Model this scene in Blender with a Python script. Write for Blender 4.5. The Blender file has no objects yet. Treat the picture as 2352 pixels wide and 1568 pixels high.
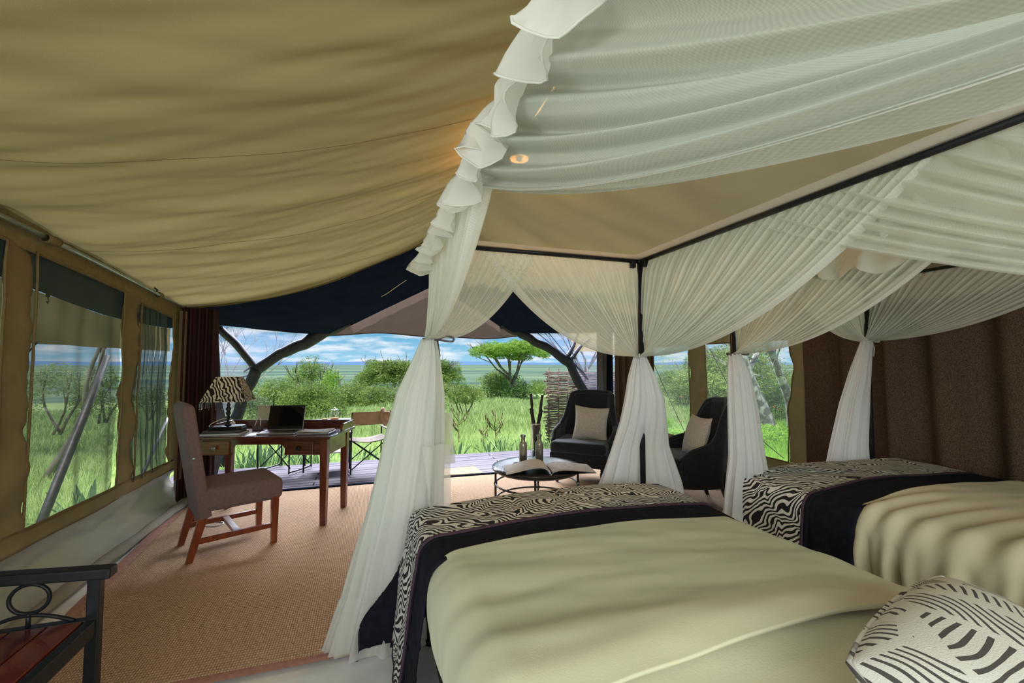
import bpy, bmesh, math, random
import numpy as np
from mathutils import Vector, Matrix, noise
PI = math.pi
sc = bpy.context.scene
C = sc.collection
R = random.Random(7)

# ------------------------------------------------------------------ camera
F, HC, YAW = 1000.0, 1.37, math.radians(18.05)
PIT = math.atan(50 / F)
cam = bpy.data.cameras.new('camera')
cam.sensor_width = 36.0
cam.lens = 36.0 * F / 2352
cam.clip_start, cam.clip_end = 0.02, 30000
camo = bpy.data.objects.new('camera', cam)
camo.location = (0, 0, HC)
camo.rotation_euler = (PI / 2 + PIT, 0, -YAW)
C.objects.link(camo)
sc.camera = camo

# ------------------------------------------------------------------ light and exposure
sc.view_settings.view_transform = 'Standard'
sc.view_settings.look = 'None'
sc.view_settings.exposure = 0.12
sc.view_settings.gamma = 1.0
sc.view_settings.use_curve_mapping = False
sc.cycles.use_denoising = True
sc.cycles.max_bounces = 10
sc.cycles.diffuse_bounces = 5
sc.cycles.transparent_max_bounces = 40
sc.cycles.transmission_bounces = 8
sc.cycles.sample_clamp_indirect = 4.0
sc.cycles.caustics_reflective = False
sc.cycles.caustics_refractive = False

w = bpy.data.worlds.new('sky')
sc.world = w
w.use_nodes = True
nt = w.node_tree
nt.nodes.clear()
def wn(t, **k):
    n = nt.nodes.new(t)
    for a, b in k.items(): setattr(n, a, b)
    return n
tc = wn('ShaderNodeTexCoord')
sep = wn('ShaderNodeSeparateXYZ')
nt.links.new(tc.outputs['Generated'], sep.inputs[0])
ramp = wn('ShaderNodeValToRGB')
r = ramp.color_ramp
r.elements[0].position = 0.0; r.elements[0].color = (0.36, 0.66, 0.86, 1)
r.elements[1].position = 1.0; r.elements[1].color = (0.12, 0.28, 0.75, 1)
e = r.elements.new(0.06); e.color = (0.17, 0.47, 0.72, 1)
e = r.elements.new(0.3); e.color = (0.16, 0.38, 0.80, 1)
nt.links.new(sep.outputs['Z'], ramp.inputs[0])
# clouds lie on a plane overhead: direction divided by its height
dv = wn('ShaderNodeMath', operation='MAXIMUM'); dv.inputs[1].default_value = 0.0
nt.links.new(sep.outputs['Z'], dv.inputs[0])
ad = wn('ShaderNodeMath', operation='ADD'); ad.inputs[1].default_value = 0.16
nt.links.new(dv.outputs[0], ad.inputs[0])
dx = wn('ShaderNodeMath', operation='DIVIDE'); dy = wn('ShaderNodeMath', operation='DIVIDE')
nt.links.new(sep.outputs['X'], dx.inputs[0]); nt.links.new(ad.outputs[0], dx.inputs[1])
nt.links.new(sep.outputs['Y'], dy.inputs[0]); nt.links.new(ad.outputs[0], dy.inputs[1])
cb = wn('ShaderNodeCombineXYZ')
nt.links.new(dx.outputs[0], cb.inputs[0]); nt.links.new(dy.outputs[0], cb.inputs[1])
ns = wn('ShaderNodeTexNoise'); ns.inputs['Scale'].default_value = 2.6; ns.inputs['Detail'].default_value = 7; ns.inputs['Roughness'].default_value = 0.55
nt.links.new(cb.outputs[0], ns.inputs['Vector'])
cr = wn('ShaderNodeValToRGB')
cr.color_ramp.elements[0].position = 0.44; cr.color_ramp.elements[0].color = (0, 0, 0, 1)
cr.color_ramp.elements[1].position = 0.68; cr.color_ramp.elements[1].color = (1, 1, 1, 1)
nt.links.new(ns.outputs[0], cr.inputs[0])
mx = wn('ShaderNodeMix', data_type='RGBA')
nt.links.new(cr.outputs[0], mx.inputs[0]); nt.links.new(ramp.outputs[0], mx.inputs[6])
mx.inputs[7].default_value = (0.86, 0.92, 0.98, 1)
bg = wn('ShaderNodeBackground'); bg.inputs[1].default_value = 0.95
nt.links.new(mx.outputs[2], bg.inputs[0])
wo = wn('ShaderNodeOutputWorld'); nt.links.new(bg.outputs[0], wo.inputs[0])

def light(name, kind, loc, energy, color=(1, 1, 1), rot=(0, 0, 0), size=1.0, sy=None, radius=0.05):
    l = bpy.data.lights.new(name, kind)
    l.energy = energy; l.color = color
    if kind == 'AREA':
        l.shape = 'RECTANGLE'; l.size = size; l.size_y = sy or size
    elif kind == 'SUN': l.angle = math.radians(0.6)
    else: l.shadow_soft_size = radius
    o = bpy.data.objects.new(name, l)
    o.location = loc; o.rotation_euler = rot
    C.objects.link(o)
    return o
# sun high over the tent, a little behind and to the left
light('sun', 'SUN', (0, 0, 30), 4.2, (1, 0.96, 0.88), (math.radians(24), math.radians(-20), 0))
# added area lights to brighten the interior: beyond the front entrance and behind the camera
light('entrance_fill', 'AREA', (1.0, 11.5, 5.0), 1600, (0.86, 0.91, 1.0), (math.radians(-64), 0, 0), 13, 3.0).data.spread = math.radians(75)
light('rear_fill', 'AREA', (0.4, -1.55, 1.5), 76, (0.92, 1.0, 0.93), (math.radians(88), 0, 0), 3.4, 1.7)
light('side_fill', 'AREA', (-1.7, -0.35, 1.35), 34, (0.88, 0.97, 1.0), (math.radians(90), 0, math.radians(-90)), 1.6, 1.2)

# ------------------------------------------------------------------ materials
def nodemat(name):
    m = bpy.data.materials.new(name); m.use_nodes = True
    n = m.node_tree; n.nodes.clear()
    out = n.nodes.new('ShaderNodeOutputMaterial')
    return m, n, out
def N(n, t, ins=None, **k):
    x = n.nodes.new(t)
    for a, b in k.items(): setattr(x, a, b)
    for a, b in (ins or {}).items():
        if hasattr(b, 'is_linked') or isinstance(b, bpy.types.NodeSocket): n.links.new(b, x.inputs[a])
        else: x.inputs[a].default_value = b
    return x
def c4(c): return (c[0], c[1], c[2], 1)
def vec(n, coord='Object', scale=(1, 1, 1), rot=(0, 0, 0)):
    t = N(n, 'ShaderNodeTexCoord')
    mp = N(n, 'ShaderNodeMapping', {'Vector': t.outputs[coord], 'Scale': scale, 'Rotation': rot})
    return mp.outputs[0]
def ramp2(n, fac, c1, c2, p1=0.35, p2=0.65, const=False):
    x = N(n, 'ShaderNodeValToRGB', {'Fac': fac})
    x.color_ramp.elements[0].position = p1; x.color_ramp.elements[0].color = c4(c1)
    x.color_ramp.elements[1].position = p2; x.color_ramp.elements[1].color = c4(c2)
    if const: x.color_ramp.interpolation = 'CONSTANT'
    return x.outputs[0]
def bump(n, h, strength=0.3, dist=0.01):
    return N(n, 'ShaderNodeBump', {'Height': h, 'Strength': strength, 'Distance': dist}).outputs[0]
def pbr(name, col, rough=0.7, col2=None, scale=8.0, detail=4.0, stretch=(1, 1, 1), metal=0.0, bumps=0.0, bscale=None, spec=0.5, coord='Object', sheen=0.0, p1=0.35, p2=0.65):
    m, n, out = nodemat(name)
    b = N(n, 'ShaderNodeBsdfPrincipled', {'Roughness': rough, 'Metallic': metal, 'Specular IOR Level': spec, 'Base Color': c4(col)})
    if sheen: b.inputs['Sheen Weight'].default_value = sheen
    if col2 is not None or bumps:
        v = vec(n, coord, stretch)
        t = N(n, 'ShaderNodeTexNoise', {'Vector': v, 'Scale': scale, 'Detail': detail})
        if col2 is not None:
            n.links.new(ramp2(n, t.outputs[0], col, col2, p1, p2), b.inputs['Base Color'])
        if bumps:
            t2 = N(n, 'ShaderNodeTexNoise', {'Vector': v, 'Scale': bscale or scale * 3, 'Detail': 3.0})
            n.links.new(bump(n, t2.outputs[0], bumps), b.inputs['Normal'])
    n.links.new(b.outputs[0], out.inputs[0])
    return m
def cloth(name, col, trans=0.3, col2=None, scale=3.0, bumps=0.15, weave=400.0, tcol=None, stretch=(1, 1, 1)):
    """canvas-like cloth: diffuse mixed with light coming through it"""
    m, n, out = nodemat(name)
    v = vec(n, 'Object', stretch)
    t = N(n, 'ShaderNodeTexNoise', {'Vector': v, 'Scale': scale, 'Detail': 5.0})
    c = ramp2(n, t.outputs[0], col, col2 or col, 0.3, 0.7)
    wv = N(n, 'ShaderNodeTexNoise', {'Vector': vec(n), 'Scale': weave, 'Detail': 2.0})
    bp = bump(n, wv.outputs[0], bumps, 0.004)
    d = N(n, 'ShaderNodeBsdfDiffuse', {'Color': c, 'Normal': bp})
    tr = N(n, 'ShaderNodeBsdfTranslucent', {'Color': c if tcol is None else c4(tcol), 'Normal': bp})
    mxs = N(n, 'ShaderNodeMixShader', {0: trans, 1: d.outputs[0], 2: tr.outputs[0]})
    n.links.new(mxs.outputs[0], out.inputs[0])
    return m
def sheer(name, col, opacity=0.45, edge=0.9, trans=0.5, mesh=0.0, meshdepth=0.5, coord='UV'):
    """fine netting: partly clear, denser where it is seen edge-on"""
    m, n, out = nodemat(name)
    d = N(n, 'ShaderNodeBsdfDiffuse', {'Color': c4(col)})
    tr = N(n, 'ShaderNodeBsdfTranslucent', {'Color': c4(col)})
    f = N(n, 'ShaderNodeMixShader', {0: trans, 1: d.outputs[0], 2: tr.outputs[0]})
    lw = N(n, 'ShaderNodeLayerWeight', {'Blend': 0.35})
    mr = N(n, 'ShaderNodeMapRange', {'Value': lw.outputs['Facing'], 'To Min': opacity, 'To Max': edge})
    fac = mr.outputs[0]
    if mesh:
        s = N(n, 'ShaderNodeSeparateXYZ', {0: vec(n, coord)})
        def holes(o):
            a = N(n, 'ShaderNodeMath', {0: o, 1: mesh * 2 * PI}, operation='MULTIPLY')
            return N(n, 'ShaderNodeMath', {0: a.outputs[0]}, operation='SINE').outputs[0]
        p = N(n, 'ShaderNodeMath', {0: holes(s.outputs[0]), 1: holes(s.outputs[1])}, operation='MULTIPLY')
        q = N(n, 'ShaderNodeMath', {0: p.outputs[0], 1: meshdepth}, operation='MULTIPLY')
        q2 = N(n, 'ShaderNodeMath', {0: fac, 1: q.outputs[0]}, operation='ADD', use_clamp=True)
        fac = q2.outputs[0]
    cl = N(n, 'ShaderNodeBsdfTransparent', {})
    o = N(n, 'ShaderNodeMixShader', {0: fac, 1: cl.outputs[0], 2: f.outputs[0]})
    n.links.new(o.outputs[0], out.inputs[0])
    return m
def glassmat(name, tint=(1, 1, 1), rough=0.0):
    m, n, out = nodemat(name)
    g = N(n, 'ShaderNodeBsdfGlossy', {'Roughness': rough, 'Color': (1, 1, 1, 1)})
    t = N(n, 'ShaderNodeBsdfTransparent', {'Color': c4(tint)})
    lw = N(n, 'ShaderNodeLayerWeight', {'Blend': 0.25})
    mr = N(n, 'ShaderNodeMapRange', {'Value': lw.outputs['Facing'], 'To Min': 0.08, 'To Max': 0.85})
    o = N(n, 'ShaderNodeMixShader', {0: mr.outputs[0], 1: t.outputs[0], 2: g.outputs[0]})
    n.links.new(o.outputs[0], out.inputs[0])
    return m
def woodmat(name, c1, c2, axis=0, rough=0.35, scale=6.0, coat=0.0, spec=0.5):
    st = [9, 9, 9]; st[axis] = 0.8
    m, n, out = nodemat(name)
    t = N(n, 'ShaderNodeTexNoise', {'Vector': vec(n, 'Object', st), 'Scale': scale, 'Detail': 5.0, 'Distortion': 0.4})
    b = N(n, 'ShaderNodeBsdfPrincipled', {'Roughness': rough, 'Base Color': ramp2(n, t.outputs[0], c1, c2, 0.3, 0.72), 'Coat Weight': coat, 'Specular IOR Level': spec,
                                          'Normal': bump(n, t.outputs[0], 0.12, 0.004)})
    n.links.new(b.outputs[0], out.inputs[0])
    return m
def zebra(name, light_c, dark_c, k=8.5, sc_=5.0, rough=0.8, coord='UV', transl=0.0, lin=(100.0, 90.0)):
    """printed zebra stripes: contour lines of a slow noise field"""
    m, n, out = nodemat(name)
    v = vec(n, coord)
    t = N(n, 'ShaderNodeTexNoise', {'Vector': v, 'Scale': sc_, 'Detail': 1.5, 'Roughness': 0.5, 'Distortion': 1.4})
    s = N(n, 'ShaderNodeSeparateXYZ', {0: v})
    a = N(n, 'ShaderNodeMath', {0: t.outputs[0], 1: k * 2 * PI}, operation='MULTIPLY')
    b = N(n, 'ShaderNodeMath', {0: s.outputs[1], 1: lin[1] * 2, 2: a.outputs[0]}, operation='MULTIPLY_ADD')
    c = N(n, 'ShaderNodeMath', {0: s.outputs[0], 1: lin[0] * 2, 2: b.outputs[0]}, operation='MULTIPLY_ADD')
    si = N(n, 'ShaderNodeMath', {0: c.outputs[0]}, operation='SINE')
    f = N(n, 'ShaderNodeTexNoise', {'Vector': v, 'Scale': 60.0, 'Detail': 2.0})
    g = N(n, 'ShaderNodeMath', {0: f.outputs[0], 1: 0.7, 2: si.outputs[0]}, operation='MULTIPLY_ADD')
    col = ramp2(n, g.outputs[0], dark_c, light_c, 0.27, 0.37)
    pb = N(n, 'ShaderNodeBsdfPrincipled', {'Roughness': rough, 'Base Color': col, 'Specular IOR Level': 0.3})
    last = pb.outputs[0]
    if transl:
        tr = N(n, 'ShaderNodeBsdfTranslucent', {'Color': col})
        last = N(n, 'ShaderNodeMixShader', {0: transl, 1: pb.outputs[0], 2: tr.outputs[0]}).outputs[0]
    n.links.new(last, out.inputs[0])
    return m

M = {}
M['roof'] = cloth('roof_canvas', (0.255, 0.19, 0.066), 0.30, (0.21, 0.162, 0.055), 2.2, 0.2, 300, (0.140, 0.115, 0.048), (0.6, 2.5, 1))
M['canvas'] = cloth('wall_canvas', (0.25, 0.175, 0.11), 0.22, (0.20, 0.14, 0.09), 5.0, 0.2, 260, (0.24, 0.17, 0.07))
M['canvas_trim'] = cloth('canvas_binding', (0.28, 0.21, 0.11), 0.2, (0.21, 0.155, 0.08), 30, 0.3, 260, (0.24, 0.18, 0.06))
M['skirt_canvas'] = cloth('grey_groundsheet_canvas', (0.42, 0.40, 0.34), 0.12, (0.33, 0.31, 0.26), 2.0, 0.1, 200)
M['navy'] = cloth('navy_canvas', (0.008, 0.011, 0.02), 0.02, (0.013, 0.017, 0.03), 4, 0.1, 200, (0.01, 0.015, 0.03))
M['fly'] = cloth('flysheet_canvas', (0.13, 0.095, 0.08), 0.08, (0.11, 0.08, 0.066), 6, 0.2, 200, (0.15, 0.11, 0.09))
M['fly_tan'] = cloth('outer_flysheet_canvas', (0.30, 0.25, 0.15), 0.4, (0.26, 0.21, 0.12), 4, 0.2, 200, (0.26, 0.20, 0.10))
M['greyflap'] = cloth('grey_canvas_flap', (0.10, 0.10, 0.11), 0.1, (0.13, 0.125, 0.13), 6, 0.2, 200)
M['floor'] = pbr('pale_groundsheet', (0.86, 0.86, 0.88), 0.5, (0.74, 0.74, 0.76), 6)
M['net'] = sheer('bed_net', (0.92, 0.94, 0.89), 0.54, 0.99, 0.5, 130.0, 0.05)
M['net_dense'] = sheer('bed_net_layered', (0.93, 0.93, 0.96), 0.74, 1.0, 0.5)
M['net_mesh'] = sheer('bed_net_close', (0.66, 0.69, 0.63), 0.46, 0.99, 0.45, 110.0, 0.12)
M['net_top'] = sheer('bed_net_roof', (0.86, 0.86, 0.80), 0.13, 0.4, 0.5)
M['net_hem'] = sheer('bed_net_hem', (0.88, 0.86, 0.84), 0.62, 0.95, 0.5)
M['border'] = sheer('net_roof_border', (0.86, 0.82, 0.84), 0.85, 1.0, 0.35)
M['ruffle'] = sheer('satin_ruffle', (0.86, 0.85, 0.80), 0.80, 1.0, 0.45)
M['screen'] = sheer('insect_screen', (0.34, 0.31, 0.48), 0.22, 0.8, 0.3)
M['screen_dark'] = sheer('window_insect_screen', (0.085, 0.10, 0.10), 0.36, 0.98, 0.3)
M['screen_light'] = sheer('clear_window_screen', (0.6, 0.62, 0.6), 0.10, 0.6, 0.4)
M['black_metal'] = pbr('black_iron', (0.009, 0.010, 0.012), 0.30, (0.014, 0.015, 0.018), 20, metal=0.0, bumps=0.05, spec=0.2)
M['grey_metal'] = pbr('weathered_iron', (0.10, 0.095, 0.10), 0.5, (0.16, 0.15, 0.15), 30, metal=0.3)
M['dark_iron'] = pbr('bronzed_iron', (0.07, 0.055, 0.05), 0.42, (0.11, 0.085, 0.075), 30, metal=0.4)
M['steel'] = pbr('galvanised_steel', (0.42, 0.46, 0.45), 0.35, (0.3, 0.33, 0.33), 12, metal=0.8)
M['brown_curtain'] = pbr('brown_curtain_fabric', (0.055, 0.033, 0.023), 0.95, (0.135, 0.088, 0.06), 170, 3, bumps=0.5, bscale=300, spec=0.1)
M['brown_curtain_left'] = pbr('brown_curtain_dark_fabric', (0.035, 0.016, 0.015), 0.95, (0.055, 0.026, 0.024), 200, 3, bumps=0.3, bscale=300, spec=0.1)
M['cream'] = pbr('cream_blanket', (0.62, 0.60, 0.43), 0.78, (0.58, 0.565, 0.41), 4, 3, bumps=0.08, bscale=220, spec=0.2, sheen=0.1)
M['gold_cream'] = pbr('golden_blanket', (0.60, 0.54, 0.38), 0.7, (0.56, 0.50, 0.35), 4, 3, bumps=0.08, bscale=220, spec=0.25, sheen=0.1)
M['quilt'] = pbr('black_quilt', (0.007, 0.008, 0.013), 0.9, (0.012, 0.013, 0.021), 30, bumps=0.1, bscale=150, spec=0.12)
M['purple_trim'] = pbr('plum_binding', (0.035, 0.014, 0.03), 0.8, (0.055, 0.022, 0.045), 60)
M['zebra'] = zebra('zebra_print', (0.68, 0.67, 0.64), (0.012, 0.012, 0.014))
M['maroon'] = pbr('maroon_cloth', (0.07, 0.012, 0.02), 0.8)
M['bedbase'] = pbr('dark_bed_base', (0.03, 0.02, 0.02), 0.7)
M['white_cloth'] = pbr('white_sheet', (0.75, 0.75, 0.78), 0.8)
M['desk_x'] = woodmat('desk_wood', (0.055, 0.013, 0.006), (0.115, 0.032, 0.014), 0, 0.22, 5, 0.4)
M['desk_z'] = woodmat('desk_leg_wood', (0.085, 0.018, 0.008), (0.17, 0.045, 0.018), 2, 0.25, 5, 0.3)
M['desk_side'] = woodmat('desk_end_wood', (0.10, 0.026, 0.012), (0.17, 0.05, 0.022), 1, 0.22, 5, 0.4)
M['drawer'] = woodmat('drawer_wood', (0.10, 0.024, 0.010), (0.24, 0.07, 0.02), 0, 0.3, 4, 0.2)
M['chair_wood'] = woodmat('chair_wood', (0.13, 0.022, 0.008), (0.30, 0.062, 0.017), 2, 0.28, 5, 0.3)
M['slat'] = woodmat('bench_slat_wood', (0.085, 0.010, 0.006), (0.17, 0.026, 0.012), 1, 0.22, 3, 0.5)
M['slat2'] = woodmat('bench_slat_wood_dark', (0.055, 0.009, 0.008), (0.13, 0.022, 0.012), 1, 0.22, 3, 0.5)
M['deck'] = woodmat('deck_wood', (0.10, 0.075, 0.11), (0.175, 0.14, 0.195), 0, 0.6, 6, 0.0, 0.12)
M['deck2'] = woodmat('deck_wood_dark', (0.08, 0.058, 0.083), (0.145, 0.115, 0.16), 0, 0.6, 6, 0.0, 0.12)
M['log'] = pbr('debarked_log', (0.010, 0.009, 0.011), 0.6, (0.028, 0.025, 0.029), 5, 5, (6, 6, 1), bumps=0.5, bscale=30)
M['stick'] = pbr('dry_stick', (0.16, 0.115, 0.10), 0.9, (0.36, 0.28, 0.25), 14, bumps=0.5, bscale=60)
M['stick2'] = pbr('dry_stick_dark', (0.11, 0.08, 0.07), 0.9, (0.24, 0.18, 0.16), 14, bumps=0.5, bscale=60)
M['mauve'] = pbr('taupe_upholstery', (0.16, 0.105, 0.105), 0.95, (0.19, 0.125, 0.125), 60, bumps=0.25, bscale=350, spec=0.15, sheen=0.1)
M['charcoal'] = pbr('charcoal_upholstery', (0.011, 0.015, 0.024), 0.9, (0.020, 0.026, 0.040), 80, bumps=0.2, bscale=350, spec=0.2, sheen=0.25)
M['piping'] = pbr('charcoal_piping', (0.05, 0.055, 0.07), 0.8)
M['cushion'] = pbr('pale_woven_cushion', (0.50, 0.48, 0.45), 0.9, (0.68, 0.66, 0.62), 110, 2, bumps=0.6, bscale=160, spec=0.1)
M['khaki'] = pbr('khaki_canvas', (0.36, 0.27, 0.17), 0.9, (0.42, 0.32, 0.21), 12, bumps=0.2, bscale=300, spec=0.1)
M['khaki_dark'] = pbr('greyed_canvas', (0.20, 0.17, 0.15), 0.9, (0.26, 0.22, 0.20), 12, bumps=0.2, bscale=300, spec=0.1)
M['black_plastic'] = pbr('black_plastic', (0.012, 0.012, 0.014), 0.35)
M['bezel'] = pbr('screen_bezel', (0.004, 0.004, 0.005), 0.3)
M['screen_glass'] = pbr('switched_off_screen', (0.002, 0.002, 0.004), 0.03, spec=0.9)
M['alu'] = pbr('brushed_aluminium', (0.50, 0.50, 0.55), 0.28, (0.42, 0.42, 0.47), 20, metal=0.75)
M['keys'] = pbr('dark_keys', (0.03, 0.03, 0.035), 0.5)
M['paper'] = pbr('white_paper', (0.78, 0.78, 0.80), 0.6, (0.70, 0.70, 0.74), 9)
M['print'] = pbr('page_with_grey_print', (0.75, 0.75, 0.77), 0.5, (0.50, 0.51, 0.55), 26, 6, (1, 3, 1))
M['tabletop'] = pbr('polished_black_table', (0.03, 0.032, 0.04), 0.25, (0.028, 0.029, 0.035), 8)
M['glass'] = glassmat('clear_glass', (0.96, 0.98, 0.97))
M['crystal'] = glassmat('crystal', (0.85, 0.9, 0.95))
M['juice'] = pbr('orange_juice', (0.75, 0.22, 0.01), 0.2)
M['white_plastic'] = pbr('white_plastic', (0.75, 0.74, 0.72), 0.35)
M['bottle'] = pbr('ribbed_bottle_steel', (0.40, 0.39, 0.33), 0.3, (0.55, 0.54, 0.48), 40, 2, (1, 1, 0.1), metal=0.7)
M['engrave'] = pbr('engraved_lettering', (0.06, 0.055, 0.05), 0.6)
M['felt'] = pbr('tan_felt', (0.38, 0.24, 0.14), 0.95, (0.48, 0.32, 0.2), 20)
M['ribbon'] = pbr('grey_ribbon', (0.10, 0.085, 0.095), 0.8)
M['ribbon_light'] = pbr('pale_ribbon', (0.45, 0.45, 0.44), 0.8)
M['rope'] = pbr('guy_rope', (0.035, 0.03, 0.03), 0.9)
M['cord_tan'] = pbr('tan_cord', (0.42, 0.32, 0.18), 0.9)
M['bulb'] = None
def emit(name, col, s):
    m, n, out = nodemat(name)
    n.links.new(N(n, 'ShaderNodeEmission', {'Color': c4(col), 'Strength': s}).outputs[0], out.inputs[0])
    return m
M['bulb'] = emit('lit_bulb', (1, 0.55, 0.2), 3)
# sisal: fine diagonal ribs with small flecks
def sisal():
    m, n, out = nodemat('sisal_weave')
    v = vec(n, 'Object')
    wv = N(n, 'ShaderNodeTexWave', {'Vector': v, 'Scale': 26.0, 'Distortion': 1.1, 'Detail': 1.0, 'Detail Scale': 3.0}, bands_direction='X')
    wv2 = N(n, 'ShaderNodeTexWave', {'Vector': v, 'Scale': 17.0, 'Distortion': 1.5, 'Detail': 1.0, 'Detail Scale': 4.0}, bands_direction='Y')
    fl = N(n, 'ShaderNodeTexNoise', {'Vector': v, 'Scale': 60.0, 'Detail': 4.0, 'Roughness': 0.7})
    big = N(n, 'ShaderNodeTexNoise', {'Vector': v, 'Scale': 1.3, 'Detail': 3.0})
    h = N(n, 'ShaderNodeMath', {0: wv.outputs[0], 1: wv2.outputs[0]}, operation='MULTIPLY')
    h2 = N(n, 'ShaderNodeMath', {0: fl.outputs[0], 1: 0.8, 2: h.outputs[0]}, operation='MULTIPLY_ADD')
    c = ramp2(n, h2.outputs[0], (0.24, 0.145, 0.09), (0.80, 0.57, 0.39), 0.28, 0.98)
    c2 = N(n, 'ShaderNodeMix', {0: big.outputs[0], 6: c, 7: (0.58, 0.37, 0.23, 1)}, data_type='RGBA')
    c3 = N(n, 'ShaderNodeMix', {0: 0.72, 6: c2.outputs[2], 7: c}, data_type='RGBA')
    b = N(n, 'ShaderNodeBsdfPrincipled', {'Roughness': 0.95, 'Specular IOR Level': 0.1, 'Base Color': c3.outputs[2], 'Normal': bump(n, h2.outputs[0], 0.7, 0.006)})
    n.links.new(b.outputs[0], out.inputs[0])
    return m
M['sisal'] = sisal()
M['rug_border'] = pbr('rug_binding', (0.36, 0.17, 0.13), 0.9, (0.46, 0.24, 0.19), 40, bumps=0.3, bscale=200)
# shade of the desk lamp and the printed pillow
M['shade'] = zebra('zebra_lampshade', (0.60, 0.54, 0.46), (0.012, 0.010, 0.010), 3.6, 9.0, 0.8, 'UV', 0.14, (110, 50))
def pillowmat():
    m, n, out = nodemat('block_printed_linen')
    v = vec(n, 'UV')
    vo = N(n, 'ShaderNodeTexVoronoi', {'Vector': v, 'Scale': 6.4, 'Randomness': 0.9})
    cs = N(n, 'ShaderNodeSeparateColor', {0: vo.outputs['Color']})
    s = N(n, 'ShaderNodeSeparateXYZ', {0: v})
    ang = N(n, 'ShaderNodeMath', {0: cs.outputs[0], 1: 9.0}, operation='MULTIPLY')
    co = N(n, 'ShaderNodeMath', {0: ang.outputs[0]}, operation='COSINE')
    si = N(n, 'ShaderNodeMath', {0: ang.outputs[0]}, operation='SINE')
    a = N(n, 'ShaderNodeMath', {0: s.outputs[0], 1: co.outputs[0]}, operation='MULTIPLY')
    b = N(n, 'ShaderNodeMath', {0: s.outputs[1], 1: si.outputs[0], 2: a.outputs[0]}, operation='MULTIPLY_ADD')
    wob = N(n, 'ShaderNodeTexNoise', {'Vector': v, 'Scale': 7.0, 'Detail': 1.0})
    b2 = N(n, 'ShaderNodeMath', {0: wob.outputs[0], 1: 0.06, 2: b.outputs[0]}, operation='MULTIPLY_ADD')
    fr = N(n, 'ShaderNodeMapRange', {'Value': cs.outputs[1], 'To Min': 260.0, 'To Max': 640.0})
    ph = N(n, 'ShaderNodeMath', {0: b2.outputs[0], 1: fr.outputs[0]}, operation='MULTIPLY')
    st = N(n, 'ShaderNodeMath', {0: ph.outputs[0]}, operation='SINE')
    ed = N(n, 'ShaderNodeTexVoronoi', {'Vector': v, 'Scale': 6.4, 'Randomness': 0.9}, feature='DISTANCE_TO_EDGE')
    em = N(n, 'ShaderNodeMath', {0: ed.outputs['Distance'], 1: 0.055}, operation='GREATER_THAN')
    stm = N(n, 'ShaderNodeMath', {0: st.outputs[0], 1: 0.42}, operation='GREATER_THAN')
    k = N(n, 'ShaderNodeMath', {0: stm.outputs[0], 1: em.outputs[0]}, operation='MULTIPLY')
    dark = N(n, 'ShaderNodeTexNoise', {'Vector': v, 'Scale': 90.0, 'Detail': 3.0})
    solid = N(n, 'ShaderNodeMath', {0: cs.outputs[2], 1: 0.86}, operation='GREATER_THAN')
    sp = N(n, 'ShaderNodeMath', {0: dark.outputs[0], 1: 1.1}, operation='MULTIPLY')
    k2 = N(n, 'ShaderNodeMath', {0: solid.outputs[0], 1: sp.outputs[0]}, operation='MULTIPLY')
    k3 = N(n, 'ShaderNodeMath', {0: k.outputs[0], 1: k2.outputs[0]}, operation='MAXIMUM')
    col = ramp2(n, k3.outputs[0], (0.66, 0.64, 0.60), (0.075, 0.065, 0.065), 0.1, 0.9)
    f = N(n, 'ShaderNodeTexNoise', {'Vector': v, 'Scale': 300.0, 'Detail': 2.0})
    p = N(n, 'ShaderNodeBsdfPrincipled', {'Roughness': 0.9, 'Base Color': col, 'Normal': bump(n, f.outputs[0], 0.5, 0.002)})
    n.links.new(p.outputs[0], out.inputs[0])
    return m
M['pillow'] = pillowmat()
def leafmat(name, c1, c2, tr=0.3, scale=1.5):
    m, n, out = nodemat(name)
    v = vec(n, 'Object')
    t = N(n, 'ShaderNodeTexNoise', {'Vector': v, 'Scale': scale, 'Detail': 6.0, 'Roughness': 0.75})
    c = ramp2(n, t.outputs[0], c1, c2, 0.32, 0.66)
    d = N(n, 'ShaderNodeBsdfDiffuse', {'Color': c})
    q = N(n, 'ShaderNodeBsdfTranslucent', {'Color': c})
    x = N(n, 'ShaderNodeMixShader', {0: tr, 1: d.outputs[0], 2: q.outputs[0]})
    n.links.new(x.outputs[0], out.inputs[0])
    return m
M['leaf'] = leafmat('acacia_leaf', (0.13, 0.23, 0.05), (0.44, 0.56, 0.17), 0.35)
M['leaf_bright'] = leafmat('bright_acacia_leaf', (0.20, 0.38, 0.05), (0.50, 0.70, 0.14), 0.35)
M['leaf_dark'] = leafmat('dark_bush_leaf', (0.07, 0.15, 0.045), (0.20, 0.34, 0.09), 0.3)
M['leaf_grey'] = leafmat('greygreen_bush_leaf', (0.16, 0.24, 0.11), (0.42, 0.50, 0.26), 0.3)
M['grass'] = leafmat('meadow_grass', (0.30, 0.44, 0.13), (0.70, 0.82, 0.38), 0.35, 3.0)
M['lush'] = leafmat('lush_weeds', (0.16, 0.36, 0.05), (0.42, 0.66, 0.10), 0.35, 4.0)
M['agave'] = leafmat('agave_leaf', (0.10, 0.20, 0.10), (0.25, 0.38, 0.22), 0.1, 8.0)
M['bark'] = pbr('acacia_bark', (0.13, 0.105, 0.08), 0.95, (0.32, 0.28, 0.23), 6, 5, bumps=0.6, bscale=20)
M['pale_bark'] = pbr('lichen_bark', (0.14, 0.13, 0.12), 0.95, (0.46, 0.46, 0.43), 7, 4, bumps=0.6, bscale=20, p1=0.45, p2=0.6)
M['twig'] = pbr('twig', (0.10, 0.06, 0.04), 0.95, (0.17, 0.11, 0.07), 20)
M['flower'] = pbr('orange_flower', (0.85, 0.16, 0.06), 0.8)
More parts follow.
